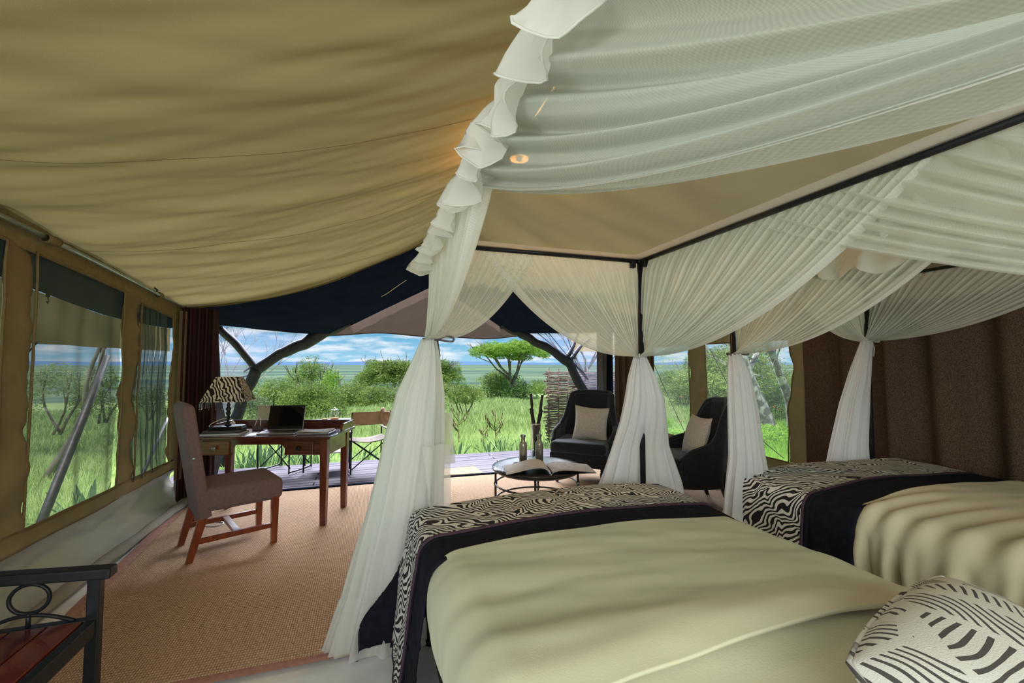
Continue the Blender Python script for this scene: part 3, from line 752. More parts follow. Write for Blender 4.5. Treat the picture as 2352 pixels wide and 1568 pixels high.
def umbrella(px, ptop, pbase, wpx, Y, label, thick=0.16, mat='leaf_bright', trunk_r=0.09, splits=7, group=None, lean=0.0, dens=1.0, layers=1, np_=16, bark='bark', prk=1.0, forkh=.42):
    """flat-topped acacia: forking trunk spreading to a thin wide canopy"""
    R.seed(int(px * 3 + ptop))
    b = atY(px, pbase, Y); t = atY(px, ptop, Y)
    dist = Vector((b.x, b.y, 0)).length
    wid = wpx / F * (Y * math.cos(YAW) + b.x * math.sin(YAW)); h = t.z - b.z
    o = thing('acacia_tree', label, 'tree', b, 0, group)
    tr = MB()
    fork = Vector((lean * wid * 0.3, 0, h * forkh))
    tr.tube([(0, 0, -0.1), (lean * wid * 0.1, 0, h * 0.15), (lean * wid * 0.2, 0.02, h * 0.3), fork], [trunk_r * 1.6, trunk_r * 1.15, trunk_r, trunk_r * 0.9], 9)
    puffs = []
    for k in range(splits):
        a = k / splits * 2 * PI + R.uniform(-.2, .2); rr = R.uniform(0.45, 0.95)
        end = Vector((lean * wid * 0.3 + math.cos(a) * rr * wid * 0.42, math.sin(a) * rr * wid * 0.4, h * (0.90 - 0.05 * rr)))
        mid = fork.lerp(end, 0.45) + Vector((0, 0, -0.03 * h + R.uniform(-.04, .04) * h))
        pts = [fork + Vector((0, 0, -0.05 * h * R.random())), fork.lerp(mid, 0.5) + Vector((R.uniform(-.03, .03) * wid, 0, 0)), mid, mid.lerp(end, 0.5) + Vector((0, 0, 0.02 * h)), end]
        tr.tube(pts, [trunk_r * 0.62, trunk_r * 0.5, trunk_r * 0.42, trunk_r * 0.3, trunk_r * 0.16], 6)
        for q in range(4):
            s0 = mid.lerp(end, R.uniform(0.0, 0.8))
            branchy(tr, s0, Vector((math.cos(a) + R.uniform(-.8, .8), math.sin(a) + R.uniform(-.8, .8), 0.55)), wid * 0.11, trunk_r * 0.17, 1)
    tr.build('trunk', bark, o, smooth=True)
    for k in range(np_):
        a = k * 2.399; rr = math.sqrt((k + 0.5) / np_)
        x = lean * wid * 0.3 + math.cos(a) * rr * wid * 0.41; y_ = math.sin(a) * rr * wid * 0.38
        pr = wid * R.uniform(0.09, 0.15) * prk
        z = h * (1 - thick * 0.45) - h * thick * 0.35 * rr * rr + R.uniform(-.4, .25) * thick * h * 0.5
        puffs.append(((x, y_, z), (pr, pr, max(0.06, thick * h * 0.25))))
    for L in range(layers - 1):
        for k in range(6):
            a = R.uniform(0, 2 * PI); rr = R.uniform(0.3, 0.8)
            puffs.append(((math.cos(a) * rr * wid * 0.38, math.sin(a) * rr * wid * 0.3, h * R.uniform(0.68, 0.82)), (wid * 0.09, wid * 0.09, thick * h * 0.14)))
    size = 0.0021 * dist
    crown('foliage', puffs, dens * 2.6 / (size * size), size, mat, o, 0.22)
    return o
def sp0(pts, n=6):
    P = [Vector(p) for p in pts]; out = []
    for i in range(len(P) - 1):
        a, b, c, d = P[max(i - 1, 0)], P[i], P[i + 1], P[min(i + 2, len(P) - 1)]
        for k in range(n):
            t = k / n
            out.append(0.5 * ((2 * b) + (c - a) * t + (2 * a - 5 * b + 4 * c - d) * t * t + (3 * b - a - 3 * c + d) * t ** 3))
    return out + [P[-1]]
# --- the acacia that towers right of the middle
umbrella(1176, 772, 938, 215, 24, 'tall flat-topped acacia with a bright green layered crown above the bushes', 0.26, 'leaf_bright', 0.12, 9, dens=1.7, layers=4, np_=44, prk=.62, forkh=.36)
bush(1150, 848, 934, 130, 27, 'dense dark green bush behind the trunk of the tall acacia', 'leaf', np_=12)
bush(1195, 870, 938, 84, 23, 'dark shrub wrapped around the foot of the tall acacia', 'leaf_dark', np_=8)
bush(1242, 872, 930, 90, 30, 'small pale green thicket left of the stick fence', 'leaf', 3, np_=8, gap=0.3)
umbrella(905, 815, 922, 180, 26, 'broad umbrella acacia behind the left bed curtain', 0.62, 'leaf', 0.10, 8, dens=2.2, layers=3, np_=34)
umbrella(1003, 813, 925, 130, 32, 'umbrella acacia with drooping twigs right of the left bed curtain', 0.62, 'leaf', 0.10, 8, dens=2.2, layers=3, np_=28)
bush(712, 814, 935, 120, 26, 'tall dark-centred bush rising above the thicket behind the laptop', 'leaf', np_=10)
bush(762, 838, 935, 74, 24, 'round bright green bush right of the tallest bush', 'leaf_bright', np_=8)
bush(640, 868, 968, 170, 17, 'wide light green bush behind the log post', 'leaf', np_=13)
bush(716, 880, 975, 150, 15, 'feathery green bush directly above the laptop', 'leaf', np_=12, seed=3)
bush(815, 872, 958, 120, 21, 'light green bush above the juice jug', 'leaf', np_=10)
bush(868, 886, 950, 110, 20, 'pale green bush behind the canvas chair with the hat', 'leaf', np_=10)
bush(935, 878, 945, 120, 22, 'pale bush seen through the left bed curtain', 'leaf_grey', np_=10)
bush(1022, 876, 930, 70, 26, 'small round bush just right of the left bed curtain', 'leaf', np_=8)
bush(590, 905, 975, 90, 13, 'grey-green scrub between lamp and log post', 'leaf_grey', np_=8)
bush(545, 885, 965, 90, 18, 'grey-green bush behind the zebra lamp', 'leaf_grey', np_=8)
bush(1068, 884, 950, 135, 13.5, 'low spreading thorn shrub with bare forked stems in the meadow', 'leaf', 6, np_=12, gap=0.42, dens=0.6)
FS = {660: 'just above the left half of the laptop', 780: 'above the juice jug', 840: 'above the chair with the hat', 960: 'showing through the left bed curtain', 1080: 'left of the tall acacia', 1235: 'right of the tall acacia', 1320: 'behind the top of the stick fence', 1500: 'in the window right of the near armchair'}
for px, tp, bs, w_, Y, m_ in [(660, 905, 940, 130, 40, 'leaf'), (780, 905, 935, 120, 42, 'leaf'), (840, 880, 930, 90, 38, 'leaf_grey'), (960, 900, 930, 120, 40, 'leaf'), (1080, 890, 925, 130, 44, 'leaf'), (1235, 888, 925, 90, 46, 'leaf'), (1320, 890, 925, 120, 40, 'leaf'), (1500, 880, 925, 130, 40, 'leaf')]:
    bush(px, tp, bs, w_, Y, 'far scrub bush ' + FS[px], m_, 2, 'far scrub bushes', np_=7, dens=0.8)
# --- seen over the fence and through the right windows
umbrella(1345, 700, 960, 330, 15, 'thin-stemmed acacia behind the stick fence', 0.12, 'leaf_bright', 0.05, 9, dens=0.5, np_=20, bark='pale_bark')
bush(1545, 845, 930, 110, 22, 'green bush seen through the window right of the black armchair', 'leaf', np_=10)
bush(1640, 800, 975, 190, 14, 'feathery green tree crown filling the second right-hand window', 'leaf', np_=14, gap=0.25, dens=0.8)
tt = thing('acacia_tree', 'leaning acacia with mottled grey trunk outside the right window', 'tree', (7.95, 7.0, -.25))
mtr = MB()
mtr.tube(sp0([(0, 0, 0), (-.35, 0, .75), (-.66, 0, 1.38), (-.78, 0, 1.75), (-1.1, .1, 2.4)]), [.21 - .0045 * i for i in range(25)], 10)
mtr.tube(sp0([(.95, .3, .1), (.75, .2, .8), (.42, .1, 1.3), (.05, 0, 1.85), (-.3, 0, 2.3)]), [.10 - .0016 * i for i in range(25)], 8)
mtr.tube(sp0([(-.66, 0, 1.38), (-.3, .1, 1.7), (.1, .2, 2.2)]), [.07 - .002 * i for i in range(13)], 7)
for q in range(12): branchy(mtr, Vector((R.uniform(-1.1, .2), 0, R.uniform(1.3, 2.2))), Vector((R.uniform(-1, 1), R.uniform(-.4, .4), .3)), .7, .022, 2)
mtr.build('trunk', 'pale_bark', tt, smooth=True)
crown('foliage', [((R.uniform(-2.6, 1.6), R.uniform(-.5, 1.5), R.uniform(1.0, 2.6)), (.55, .5, .16)) for q in range(26)], 900, .021, 'leaf', tt, .25)
bush(1690, 782, 960, 250, 13, 'broad feathery green tree behind the mottled trunk', 'leaf', np_=20, gap=0.1, dens=0.9)
bush(1775, 868, 985, 130, 9.2, 'dark leafy shrub beside the mottled trunk', 'leaf_dark', np_=11)
bush(1770, 975, 1035, 170, 6.4, 'low lush weed clump under the mottled trunk', 'lush', np_=12, gap=0.02)
bush(1545, 985, 1040, 120, 7.2, 'low lush weed clump in the window right of the near armchair', 'lush', np_=10, gap=0.02)
bush(1812, 820, 985, 90, 10.5, 'green shrub at the right edge of the right-hand window', 'leaf', np_=9)
bush(1525, 960, 1010, 110, 8.3, 'bright low weeds below the right-hand window', 'lush', np_=9, gap=0.05)
# --- seen through the left windows
bush(130, 830, 990, 150, 8.5, 'blurred grey-green tree outside the large left window', 'leaf_grey', np_=12, gap=0.3, dens=0.7)
bush(235, 838, 965, 120, 11, 'green bush behind the leaning pole outside the left window', 'leaf', np_=10, dens=0.7)
bush(350, 880, 960, 90, 13, 'green bush outside the narrow left window', 'leaf', np_=9, dens=0.7)
bush(20, 800, 960, 120, 9, 'green bush outside the nearest left window', 'leaf', np_=8, dens=0.6)
def bare_tree(px, py, Y, ln, label, d=(0.1, 0, 1), r_=0.05, depth=4):
    R.seed(px)
    b = atY(px, py, Y); b.z = gz(b.x, b.y) - .02; o = thing('bare_tree', label, 'tree', b)
    m = MB(); branchy(m, Vector((0, 0, 0)), Vector(d), ln, r_, depth, 0.75, 0.3, 3); m.build('trunk', 'bark', o, smooth=True)
bare_tree(95, 985, 7.0, 1.1, 'bare grey thorn tree outside the large left window', (0.4, 0, 1), 0.05)
bare_tree(455, 905, 8.5, 0.9, 'leafless twigs reaching in behind the left door flap', (0.25, 0, 1), 0.02)
bare_tree(1400, 900, 12, 1.1, 'pale leafless tree right of the log post beyond the fence', (-0.05, 0, 1), 0.04)

# --- grass: blades whose size grows with distance
def blades(n, th0, th1, r0, r1, hmin, hmax, mat, name, label, cat, dens_pow=0.5, excl=True):
    th = np.radians(th0 + (th1 - th0) * rng.random(n)); rr = r0 + (r1 - r0) * rng.random(n) ** (1 / (1 + dens_pow))
    x = np.sin(th) * rr; y_ = np.cos(th) * rr
    keep = ~((x > -2.5) & (x < 4.15) & (y_ < 6.8)) if excl else np.ones(n, bool)
    keep &= y_ > -1
    x, y_, rr = x[keep], y_[keep], rr[keep]
    z = np.array([gz(a, b) for a, b in zip(x, y_)])
    k = len(x)
    hh = (hmin + (hmax - hmin) * rng.random(k)) * (1 + 0.4 * np.sin(x * 1.7) * np.cos(y_ * 1.3))
    wd = 0.0014 * rr * (0.5 + rng.random(k))
    a = rng.random(k) * 2 * PI
    base = np.stack([x, y_, z], 1); dxy = np.stack([np.cos(a), np.sin(a), np.zeros(k)], 1)
    tip = base + np.stack([rng.normal(size=k) * 0.35 * hh, rng.normal(size=k) * 0.35 * hh, hh], 1)
    P = np.stack([base - dxy * wd[:, None], base + dxy * wd[:, None], tip], 1)
    o = tri_mesh(name, P, mat); tag(o, label, cat, kind='stuff'); return o
blades(150000, -30, 42, 6.6, 26, 0.10, 0.34, 'grass', 'meadow_grass', 'tall pale green meadow grass running from the deck to the bushes', 'grass')
blades(60000, 40, 66, 4.4, 16, 0.08, 0.30, 'lush', 'flowering_weeds', 'lush green weeds outside the right-hand windows', 'weeds')
blades(50000, -52, -14, 2.6, 12, 0.08, 0.32, 'grass', 'tall_grass', 'green grass outside the left-hand windows', 'grass')
# --- spiky agaves along the deck edge
def agave(x, y_, s_, label, n=13, seed=0):
    R.seed(int(x * 100) + seed)
    o = thing('agave', label, 'plant', (x, y_, gz(x, y_) - 0.01), R.random() * 6, 'agaves along the deck edge')
    for k in range(n):
        a = k * 2.399; tilt = lerp(0.15, 1.15, k / n); ln = s_ * lerp(0.8, 1.0, R.random())
        m = MB(); d = Vector((math.cos(a), math.sin(a), 0)); sd = Vector((-d.y, d.x, 0))
        vs = []
        for i in range(6):
            t = i / 5
            p = d * (0.03 + ln * math.sin(tilt) * t) + Vector((0, 0, ln * math.cos(tilt) * t + 0.12 * s_ * t * (1 - t)))
            w_ = s_ * 0.075 * (1 - t) ** 0.7 * (0.8 + 0.8 * t)
            vs += [p - sd * w_, p + Vector((0, 0, -0.012)), p + sd * w_]
        fs = []
        for i in range(5):
            for q in range(2): fs.append((i * 3 + q, i * 3 + q + 1, (i + 1) * 3 + q + 1, (i + 1) * 3 + q))
        m._add(vs, fs); m.build('leaf', 'agave', o, smooth=True)
AG = ['seen under the left drawer of the desk', 'with the widest rosette, framed by the desk arch', 'seen beneath the open laptop', 'seen under the right drawer of the desk', 'just left of the right desk legs', 'just right of the left bed curtain, the smallest there', 'at the foot of the first dry stalk', 'left of the tallest dry stalk', 'at the foot of the tallest dry stalk', 'right of the tallest dry stalk, by the bottles', 'between the vase and the armchair', 'under the seat of the chair with the hat']
for i, (px, py, s_) in enumerate([(563, 1062, .42), (597, 1058, .5), (640, 1052, .46), (690, 1048, .36), (735, 1046, .34), (1012, 1034, .26), (1052, 1036, .34), (1122, 1030, .34), (1152, 1030, .38), (1192, 1026, .3), (1255, 1015, .3), (842, 1040, .3)]):
    p = atY(px, py, 7.15 + 0.12 * (i % 3))
    agave(p.x, 7.15 + 0.12 * (i % 3), s_, 'spiky agave ' + AG[i])
for i, (px, py, Y, s_) in enumerate([(205, 1120, 5.2, .5), (372, 1060, 6.4, .4)]):
    p = atY(px, py, Y); o = agave(p.x, Y, s_, ['dark agave clump below the leaning pole outside the large left window', 'spiky agave outside the narrow left window'][i], 15)
for o in list(C.objects):
    if o.name.startswith('agave') and o.get('label', '').endswith('window'): del o['group']
# --- dry flower stalks in the meadow
def stalk(px, ptop, pbase, Y, label):
    R.seed(px)
    b = atY(px, pbase, Y); t = atY(px, ptop, Y); h = t.z - b.z
    o = thing('flower_stalk', label, 'plant', b)
    m = MB()
    m.tube([(0, 0, 0), (0.01, 0, h * .3), (-0.015, 0, h * .6), (0.01, 0, h)], [.012, .009, .007, .004], 5)
    for k in range(9):
        z = h * R.uniform(.3, .85); a = R.uniform(-1, 1); ln = h * R.uniform(.15, .38)
        d = Vector((math.copysign(0.75, a), R.uniform(-.3, .3), R.uniform(.5, 1.1))).normalized()
        p0 = Vector((0, 0, z)); p1 = p0 + d * ln * .6; p2 = p0 + d * ln + Vector((0, 0, ln * .25))
        m.tube([p0, p1, p2], [.006, .0045, .003], 4)
        for q in range(3):
            c = p1.lerp(p2, q / 2)
            MB().lathe([(0.001, -.03), (.009, -.012), (.009, .012), (.001, .03)], c, 5).build('seed_pod', 'twig', o)
    m.build('stem', 'twig', o, smooth=True)
stalk(1053, 940, 1035, 8.4, 'dry branching flower stalk nearest the left bed curtain')
stalk(1138, 938, 1033, 8.0, 'tall dry branching flower stalk in the middle of the meadow')
stalk(1110, 980, 1034, 8.6, 'short thin dry stalk between the two tall ones')
# orange flowers outside the right windows
FL = ['highest beside the mottled trunk', 'level with the highest, to its right', 'low between the two highest blossoms', 'rightmost of the upper blossoms', 'below the middle of the upper blossoms', 'just left of the mottled trunk', 'at the foot of the mottled trunk, upper of a pair', 'at the foot of the mottled trunk, lower of a pair', 'far right near the window binding', 'low in the weeds under the mottled trunk', 'low in the window right of the near armchair', 'beside the canvas strip, low in the narrow right window', 'beside the canvas strip, high in the narrow right window']
for k, (px, py) in enumerate([(1744, 926), (1777, 934), (1758, 943), (1792, 940), (1772, 951), (1712, 938), (1721, 970), (1727, 977), (1801, 991), (1736, 988), (1536, 970), (1563, 968), (1565, 912)]):
    R.seed(k); p = atY(px, py, 7.4 if px > 1600 else 8.6)
    o = thing('orange_flower', 'orange blossom ' + FL[k], 'flower', p, R.random() * 3, 'orange blossoms outside the windows')
    for q in range(5):
        a = q * 2 * PI / 5
        MB().lathe([(0.001, -.004), (.020, 0), (.001, .004)], (math.cos(a) * .02, math.sin(a) * .01, math.sin(a) * .02), 6).build('petal', 'flower', o)
    g0 = gz(p.x, p.y) - p.z
    MB().tube([(0, 0, 0), (0.02, 0, g0 * .5), (0, 0, g0)], .004, 4).build('stem', 'lush', o)

# --- woven stick fence
R.seed(11)
fence = thing('stick_fence', 'woven wattle fence of dry sticks beyond the right side of the deck', 'fence', (3.16, 7.5, -0.2), math.radians(-6))
hF = 1.44
for k in range(9):
    x = k * 0.19
    MB().tube([(x, 0, 0), (x + R.uniform(-.02, .02), 0, hF * .5), (x + R.uniform(-.02, .02), 0, hF + R.uniform(0, .06))], .014, 6).build('stake', 'stick2', fence, smooth=True)
nrow = 66
for j in range(nrow):
    for seg_ in range(3):
        x0 = -0.06 + seg_ * 0.52 + R.uniform(-.05, .05); x1 = x0 + R.uniform(.56, .74)
        z = 0.03 + j * (hF - .05) / nrow + R.uniform(-.010, .010)
        ph = (j % 2) * PI
        pts = []
        for i in range(12):
            x = lerp(x0, x1, i / 11)
            pts.append((x, 0.022 * math.sin(x / 0.19 * PI + ph), z + 0.012 * nz(x * 7, j * 3.1) + R.uniform(-.003, .003)))
        rr = R.uniform(.010, .0155)
        MB().tube(pts, [lerp(rr, rr * .7, i / 11) for i in range(12)], 5).build('stick', 'stick' if R.random() < .6 else 'stick2', fence)

# --- log posts carrying the awning
def log_post(name, label, chains):
    o = thing(name, label, 'post', chains[0][0][0])
    b = Vector(chains[0][0][0])
    for k, (pts, rads, nm) in enumerate(chains):
        P = [Vector(p) - b for p in pts]
        Q = []; RR = []
        for i in range(len(P) - 1):
            for t in range(6):
                q = P[i].lerp(P[i + 1], t / 6); j = Vector((nz(q.x * 5 + k, q.z * 5), 0, nz(q.z * 5, q.x * 5 + 9))) * 0.025
                Q.append(q + j); RR.append(lerp(rads[i], rads[i + 1], t / 6) * (1 + .10 * nz(q.z * 7, q.x * 7, 3)))
        Q.append(P[-1]); RR.append(rads[-1])
        MB().tube(Q, RR, 12).build(nm, 'log', o, smooth=True)
    return o
A = lambda px, py: tuple(atY(px, py, 6.9))
b0 = atY(525, 1010, 6.9)
log_post('log_post', 'dark forked log post holding up the awning left of the laptop',
    [([(b0.x - .06, 6.9, -.02), A(540, 965), A(562, 905), A(590, 847)], [.06, .072, .07, .08], 'lower_log'),
     ([A(585, 852), A(640, 812), A(700, 790), A(745, 762), A(800, 735)], [.072, .072, .085, .09, .09], 'right_branch'),
     ([A(592, 848), A(548, 800), A(498, 748)], [.05, .05, .05], 'left_branch')])
for nm, pts in [('guy_line', [A(590, 842), A(568, 852), A(545, 868)]), ('guy_line', [A(632, 815), A(600, 838)])]:
    pass
b1 = atY(1362, 960, 6.9)
log_post('log_post', 'curved dark log post holding up the awning above the black armchair',
    [([(b1.x + .25, 6.9, -.02), A(1350, 915), A(1325, 870), A(1300, 826)], [.07, .07, .078, .075], 'lower_log'),
     ([A(1308, 835), A(1270, 806), A(1230, 785), A(1190, 762), A(1150, 745)], [.082, .072, .072, .07, .07], 'left_branch'),
     ([A(1304, 820), A(1316, 795), A(1328, 765)], [.045, .03, .012], 'thin_branch'),
     ([A(1308, 828), A(1332, 800), A(1357, 776)], [.04, .028, .01], 'thin_branch'),
     ([A(1312, 828), A(1340, 856), A(1352, 872)], [.02, .014, .008], 'thin_branch')])
# ties of dark twine around the left fork
tag(MB().tube([A(632, 812), A(612, 828), A(585, 838), A(560, 853)], .012, 5).build('twine', 'rope', smooth=True), 'dark frayed twine tied across the fork of the left log post', 'twine')
tag(MB().tube([A(536, 868), A(556, 866), A(578, 860)], .012, 5).build('twine', 'rope', smooth=True), 'short dark twine below the fork of the left log post', 'twine')
# guy lines of the awning at the right
for i, (p, q) in enumerate([((1235, 765), (1305, 822)), ((1258, 762), (1345, 868)), ((1300, 765), (1325, 840))]):
    tag(MB().tube([A(*p), A(*q)], .008, 5).build('guy_line', 'rope'), ['guy line running into the fork of the right log post', 'longest guy line crossing behind the right log post', 'short guy line above the twigs of the right log post'][i], 'rope', 'guy lines at the right log post')
# insect screens between the log posts and the sides of the veranda
def poly_screen(name, pts):
    m = MB(); m._add([Vector(p) for p in pts], [tuple(range(len(pts)))]); return struct(name, m, 'screen')
B = lambda px, py: tuple(atY(px, py, 6.86))
poly_screen('window_7', [B(400, 1140), B(400, 745), B(508, 745), B(520, 735), B(725, 773), B(590, 848), B(540, 965), B(520, 1020)])
poly_screen('window_8', [B(1195, 765), B(1420, 765), B(1420, 960), B(1362, 960), B(1325, 870), B(1300, 826)])
# tan flap of the neighbouring shelter, hanging past the right post
struct('trim_8', MB().surf(lambda u, v: Vector((lerp(4.05, 5.6, u) - .25 * v * (1 - u), 8.2 + .05 * nz(u * 5, v * 4), lerp(1.62, 2.3, v) - .04 * u)), 16, 8), 'fly_tan', smooth=True)

# ================================================================== INSIDE THE TENT
# ---- eave pipe with its cloth loops
pp = thing('eave_pipe', 'steel pipe held by cloth loops along the top of the left wall', 'pole', (XL + 0.04, 0, 0))
MB().tube([(0, yy, peave(yy)) for yy in np.linspace(-1.7, 3.12, 12)], 0.016, 10).build('pipe', 'steel', pp, smooth=True)
MB().tube([(0.01, yy, peave(yy) - 0.002) for yy in np.linspace(3.24, 5.12, 14)], 0.0135, 10).build('pipe', 'steel', pp, smooth=True)
for yy, l in [(1.6, .1), (3.18, 0.11), (4.55, 0.05), (5.14, 0.05)]:
    MB().lathe([(.024, -l / 2), (.027, -l / 4), (.025, 0), (.027, l / 4), (.024, l / 2)], (0.002, yy, peave(yy)), 14, Matrix.Rotation(PI / 2, 3, 'X'), cap=False).build('loop', 'canvas_trim', pp, smooth=True, solid=0.003)
MB().tube([(0.02 + .026 * math.cos(a), 5.19, peave(5.19) + 0.005 + .030 * math.sin(a)) for a in np.linspace(0, 2 * PI, 20)[:-1]], .009, 8, True).build('end_ring', 'canvas_trim', pp, smooth=True)
MB().tube([(.012, 4.42, peave(4.42) + .035), (.03, 4.44, peave(4.44) + .02), (.012, 4.46, peave(4.46) + .01)], .006, 6).build('hook', 'black_metal', pp)
# hook strap hanging outside the large left window
st = thing('window_strap', 'dark strap with a wire hook hanging outside the large left window', 'strap', atY(112, 640, 4.25))
MB().box((0, 0, 0), (.012, .03, .28)).build('strap', 'rope', st)
MB().tube([(0, 0, -.14), (0, .012, -.17), (0, .0, -.19), (0, -.012, -.175)], .004, 5).build('hook', 'grey_metal', st)
# guy pole leaning outside
p0, p1 = Vector((-2.5, 5.4, 1.44)), Vector((-2.42, 4.28, -0.12))
tag(MB().tube([p0, p0.lerp(p1, .35) + Vector((.01, 0, .02)), p0.lerp(p1, .7), p1], [.026, .031, .033, .03], 10).build('guy_pole', 'grey_metal', smooth=True), 'grey pole leaning outside the large left window', 'pole')
tag(MB().tube([(-2.5, 6.84, .65), (-2.5, 6.4, .24), (-2.5, 6.0, -.14)], .02, 8).build('guy_pole', 'grey_metal', smooth=True), 'thin pole leaning outside the narrow left window', 'pole')
tag(MB().tube([(-2.4, 4.25, 1.53), (-2.45, 3.95, 1.18)], .006, 5).build('guy_line', 'rope'), 'short knotted rope below the valance outside the large left window', 'rope')
# guy ropes outside the right windows
for a, b, lb in [((1497, 826), (1592, 1034), 'guy rope slanting across the window right of the black armchair'),
             ((1630, 800), (1757, 1050), 'long guy rope slanting down behind the tied far bed net'),
             ((1728, 990), (1800, 1052), 'low guy rope crossing the bottom of the right-hand window')]:
    d1, d2 = pray(*a), pray(*b)
    q1 = Vector((0, 0, HC)) + d1 * (4.15 / d1.x); q2 = Vector((0, 0, HC)) + d2 * (4.6 / d2.x)
    tag(MB().tube([q1, q1.lerp(q2, .5) - Vector((0, 0, .01)), q2], .005, 5).build('guy_rope', 'rope'), lb, 'rope')

# ---- curtains
def curtain(name, label, a, b, z0, z1, nf, amp, mat, seed, nrm, group=None, flare=0.0):
    a, b = Vector(a), Vector(b); nrm = Vector(nrm)
    def fn(u, v):
        p = a.lerp(b, u)
        ph = u * nf * 2 * PI + 1.6 * nz(u * nf * 0.5, seed) + 0.35 * nz(v * 2, u * 5, seed)
        d = amp * (math.sin(ph) + 0.35 * math.sin(2 * ph + seed)) * (0.8 + 0.3 * nz(u * 6, v * 2, seed))
        return Vector((p.x, p.y, 0)) + nrm * (d + flare * v) + Vector((0, 0, lerp(z1, z0, v)))
    o = MB().surf(fn, int(nf * 22), 24).build(name, mat, None, smooth=True, solid=0.006)
    return tag(o, label, 'curtain', group)
curtain('curtain', 'heavy brown curtain hanging in deep folds beside the far bed', (XR - .12, 0.2, 0), (XR - .14, 2.93, 0), 0.01, 2.12, 8.5, 0.05, 'brown_curtain', 3, (-1, 0, 0))
curtain('curtain', 'brown curtain bunched at the right side of the tent opening', (3.13, YF - .07, 0), (3.72, YF - .11, 0), 0.01, 2.0, 6, 0.035, 'brown_curtain', 8, (0, -1, 0))
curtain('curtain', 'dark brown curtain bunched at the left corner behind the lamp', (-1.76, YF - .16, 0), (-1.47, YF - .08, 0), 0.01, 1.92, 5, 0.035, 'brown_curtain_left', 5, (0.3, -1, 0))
tag(MB().surf(lambda u, v: Vector((XL + .03 + .04 * math.sin(u * 5) + .03 * u, lerp(5.02, 5.16, u), lerp(1.88, .25, v))), 12, 12).build('curtain_lining', 'canvas', smooth=True), 'tan lining edge of the curtain at the left corner', 'curtain')

# ---- sisal rug
rug = thing('sisal_rug', 'brown woven sisal rug with pink-brown binding covering the tent floor', 'rug', (1.0, 3.7, 0))
NB, NR = 3.72 - 1.0, 0
def rleft(y): return pw([2.2, 2.46, 3.06, 4.77, 5.2], [-1.26, -1.33, -1.50, -1.64, -1.66], y)
def rfn(u, v):
    yy = lerp(2.27, 5.235, v); xa = rleft(yy); x = lerp(xa, 3.74, u)
    zz = 0.009 + 0.003 * nz(x * 2, yy * 2) + (0.010 * math.exp(-((yy - 3.2 - x * .1 - .12 * math.sin(x * 3)) / 0.03) ** 2) * ss(-.9, -1.4, x) if x < -.8 else 0)
    return Vector((x - 1.0, yy - 3.7, zz))
MB().surf(rfn, 120, 90).build('weave', 'sisal', rug, smooth=True, solid=0.008)
def bord(pts, w_):
    m = MB()
    def fn(u, v):
        i = min(int(u * (len(pts) - 1)), len(pts) - 2); f = u * (len(pts) - 1) - i
        p = Vector(pts[i]).lerp(Vector(pts[i + 1]), f)
        return Vector((p.x - 1.0 + (w_[0] * v), p.y - 3.7 + w_[1] * v, 0.014 + 0.003 * math.sin(PI * v)))
    return m.surf(fn, 60, 4)
bord([(rleft(t) - .05, t, 0) for t in np.linspace(2.23, 5.23, 30)], (0.075, 0)).build('binding', 'rug_border', rug, smooth=True)
bord([(t, 2.225, 0) for t in np.linspace(-1.3, 3.74, 20)], (0, 0.055)).build('binding', 'rug_border', rug, smooth=True)
mt = MB(); mt._add([(0.80, 5.37, .004), (1.36, 5.33, .004), (1.33, 5.72, .004), (0.74, 5.66, .004)], [(0, 1, 2, 3)])
tag(mt.build('doormat', 'sisal', solid=0.014), 'sisal doormat lying on the deck behind the round table', 'doormat')

# ---- desk
DK = math.radians(-16.8)
desk = thing('writing_desk', 'dark red wooden writing desk with two drawers and a raised back rail', 'desk', (-1.43, 4.33, 0), DK)
W_, D_, HT = 1.15, 0.60, 0.755
box('top', (W_ / 2 + .0, D_ / 2, HT - .0125), (W_ + .05, D_ + .02, .025), 'desk_x', desk, .005)
for (lx, ly) in [(.035, .03), (W_ - .035, .03), (.035, D_ - .10), (W_ - .035, D_ - .10)]:
    box('leg', (lx, ly + .005, (HT - .025) / 2), (.065, .065, HT - .025), 'desk_z', desk, .004, taper=.72)
ar = [(.09, HT - .025), (.09, HT - .155), (.36, HT - .155), (.36, HT - .10), (.375, HT - .075), (.40, HT - .068), (.75, HT - .068), (.775, HT - .075), (.79, HT - .10), (.79, HT - .155), (W_ - .06, HT - .155), (W_ - .06, HT - .025)]
MB().prism(ar[::-1], 1, .008, .026).build('apron', 'desk_x', desk, bevel=.002)
MB().prism([(.09, HT - .025), (.09, HT - .09), (W_ - .06, HT - .09), (W_ - .06, HT - .025)], 1, D_ - .12, D_ - .10).build('apron', 'desk_x', desk)
for xx in (.012, W_ - .03):
    MB().box((xx + .009, D_ / 2 - .03, HT - .095), (.02, D_ - .16, .14)).build('end_panel', 'desk_side', desk, bevel=.002)
for xx in (.225, .92):
    MB().box((xx, .002, HT - .092), (.225, .016, .115)).build('drawer', 'drawer' if xx < .5 else 'desk_x', desk, bevel=.004)
    dr = desk.children[-1]
    MB().lathe([(.006, 0), (.006, .012), (.017, .018), (.019, .026), (.012, .034), (.001, .036)], (xx, -.004, HT - .092), 14, Matrix.Rotation(PI / 2, 3, 'X')).build('knob', 'black_metal' if xx > .5 else 'steel', [c for c in desk.children if c.name.startswith('drawer')][-1], smooth=True)
MB().prism([(-.01, HT), (W_ + .01, HT), (W_ + .01, HT + .065), (-.01, HT + .065)], 1, D_ - .018, D_).build('back_rail', 'desk_x', desk, bevel=.003)
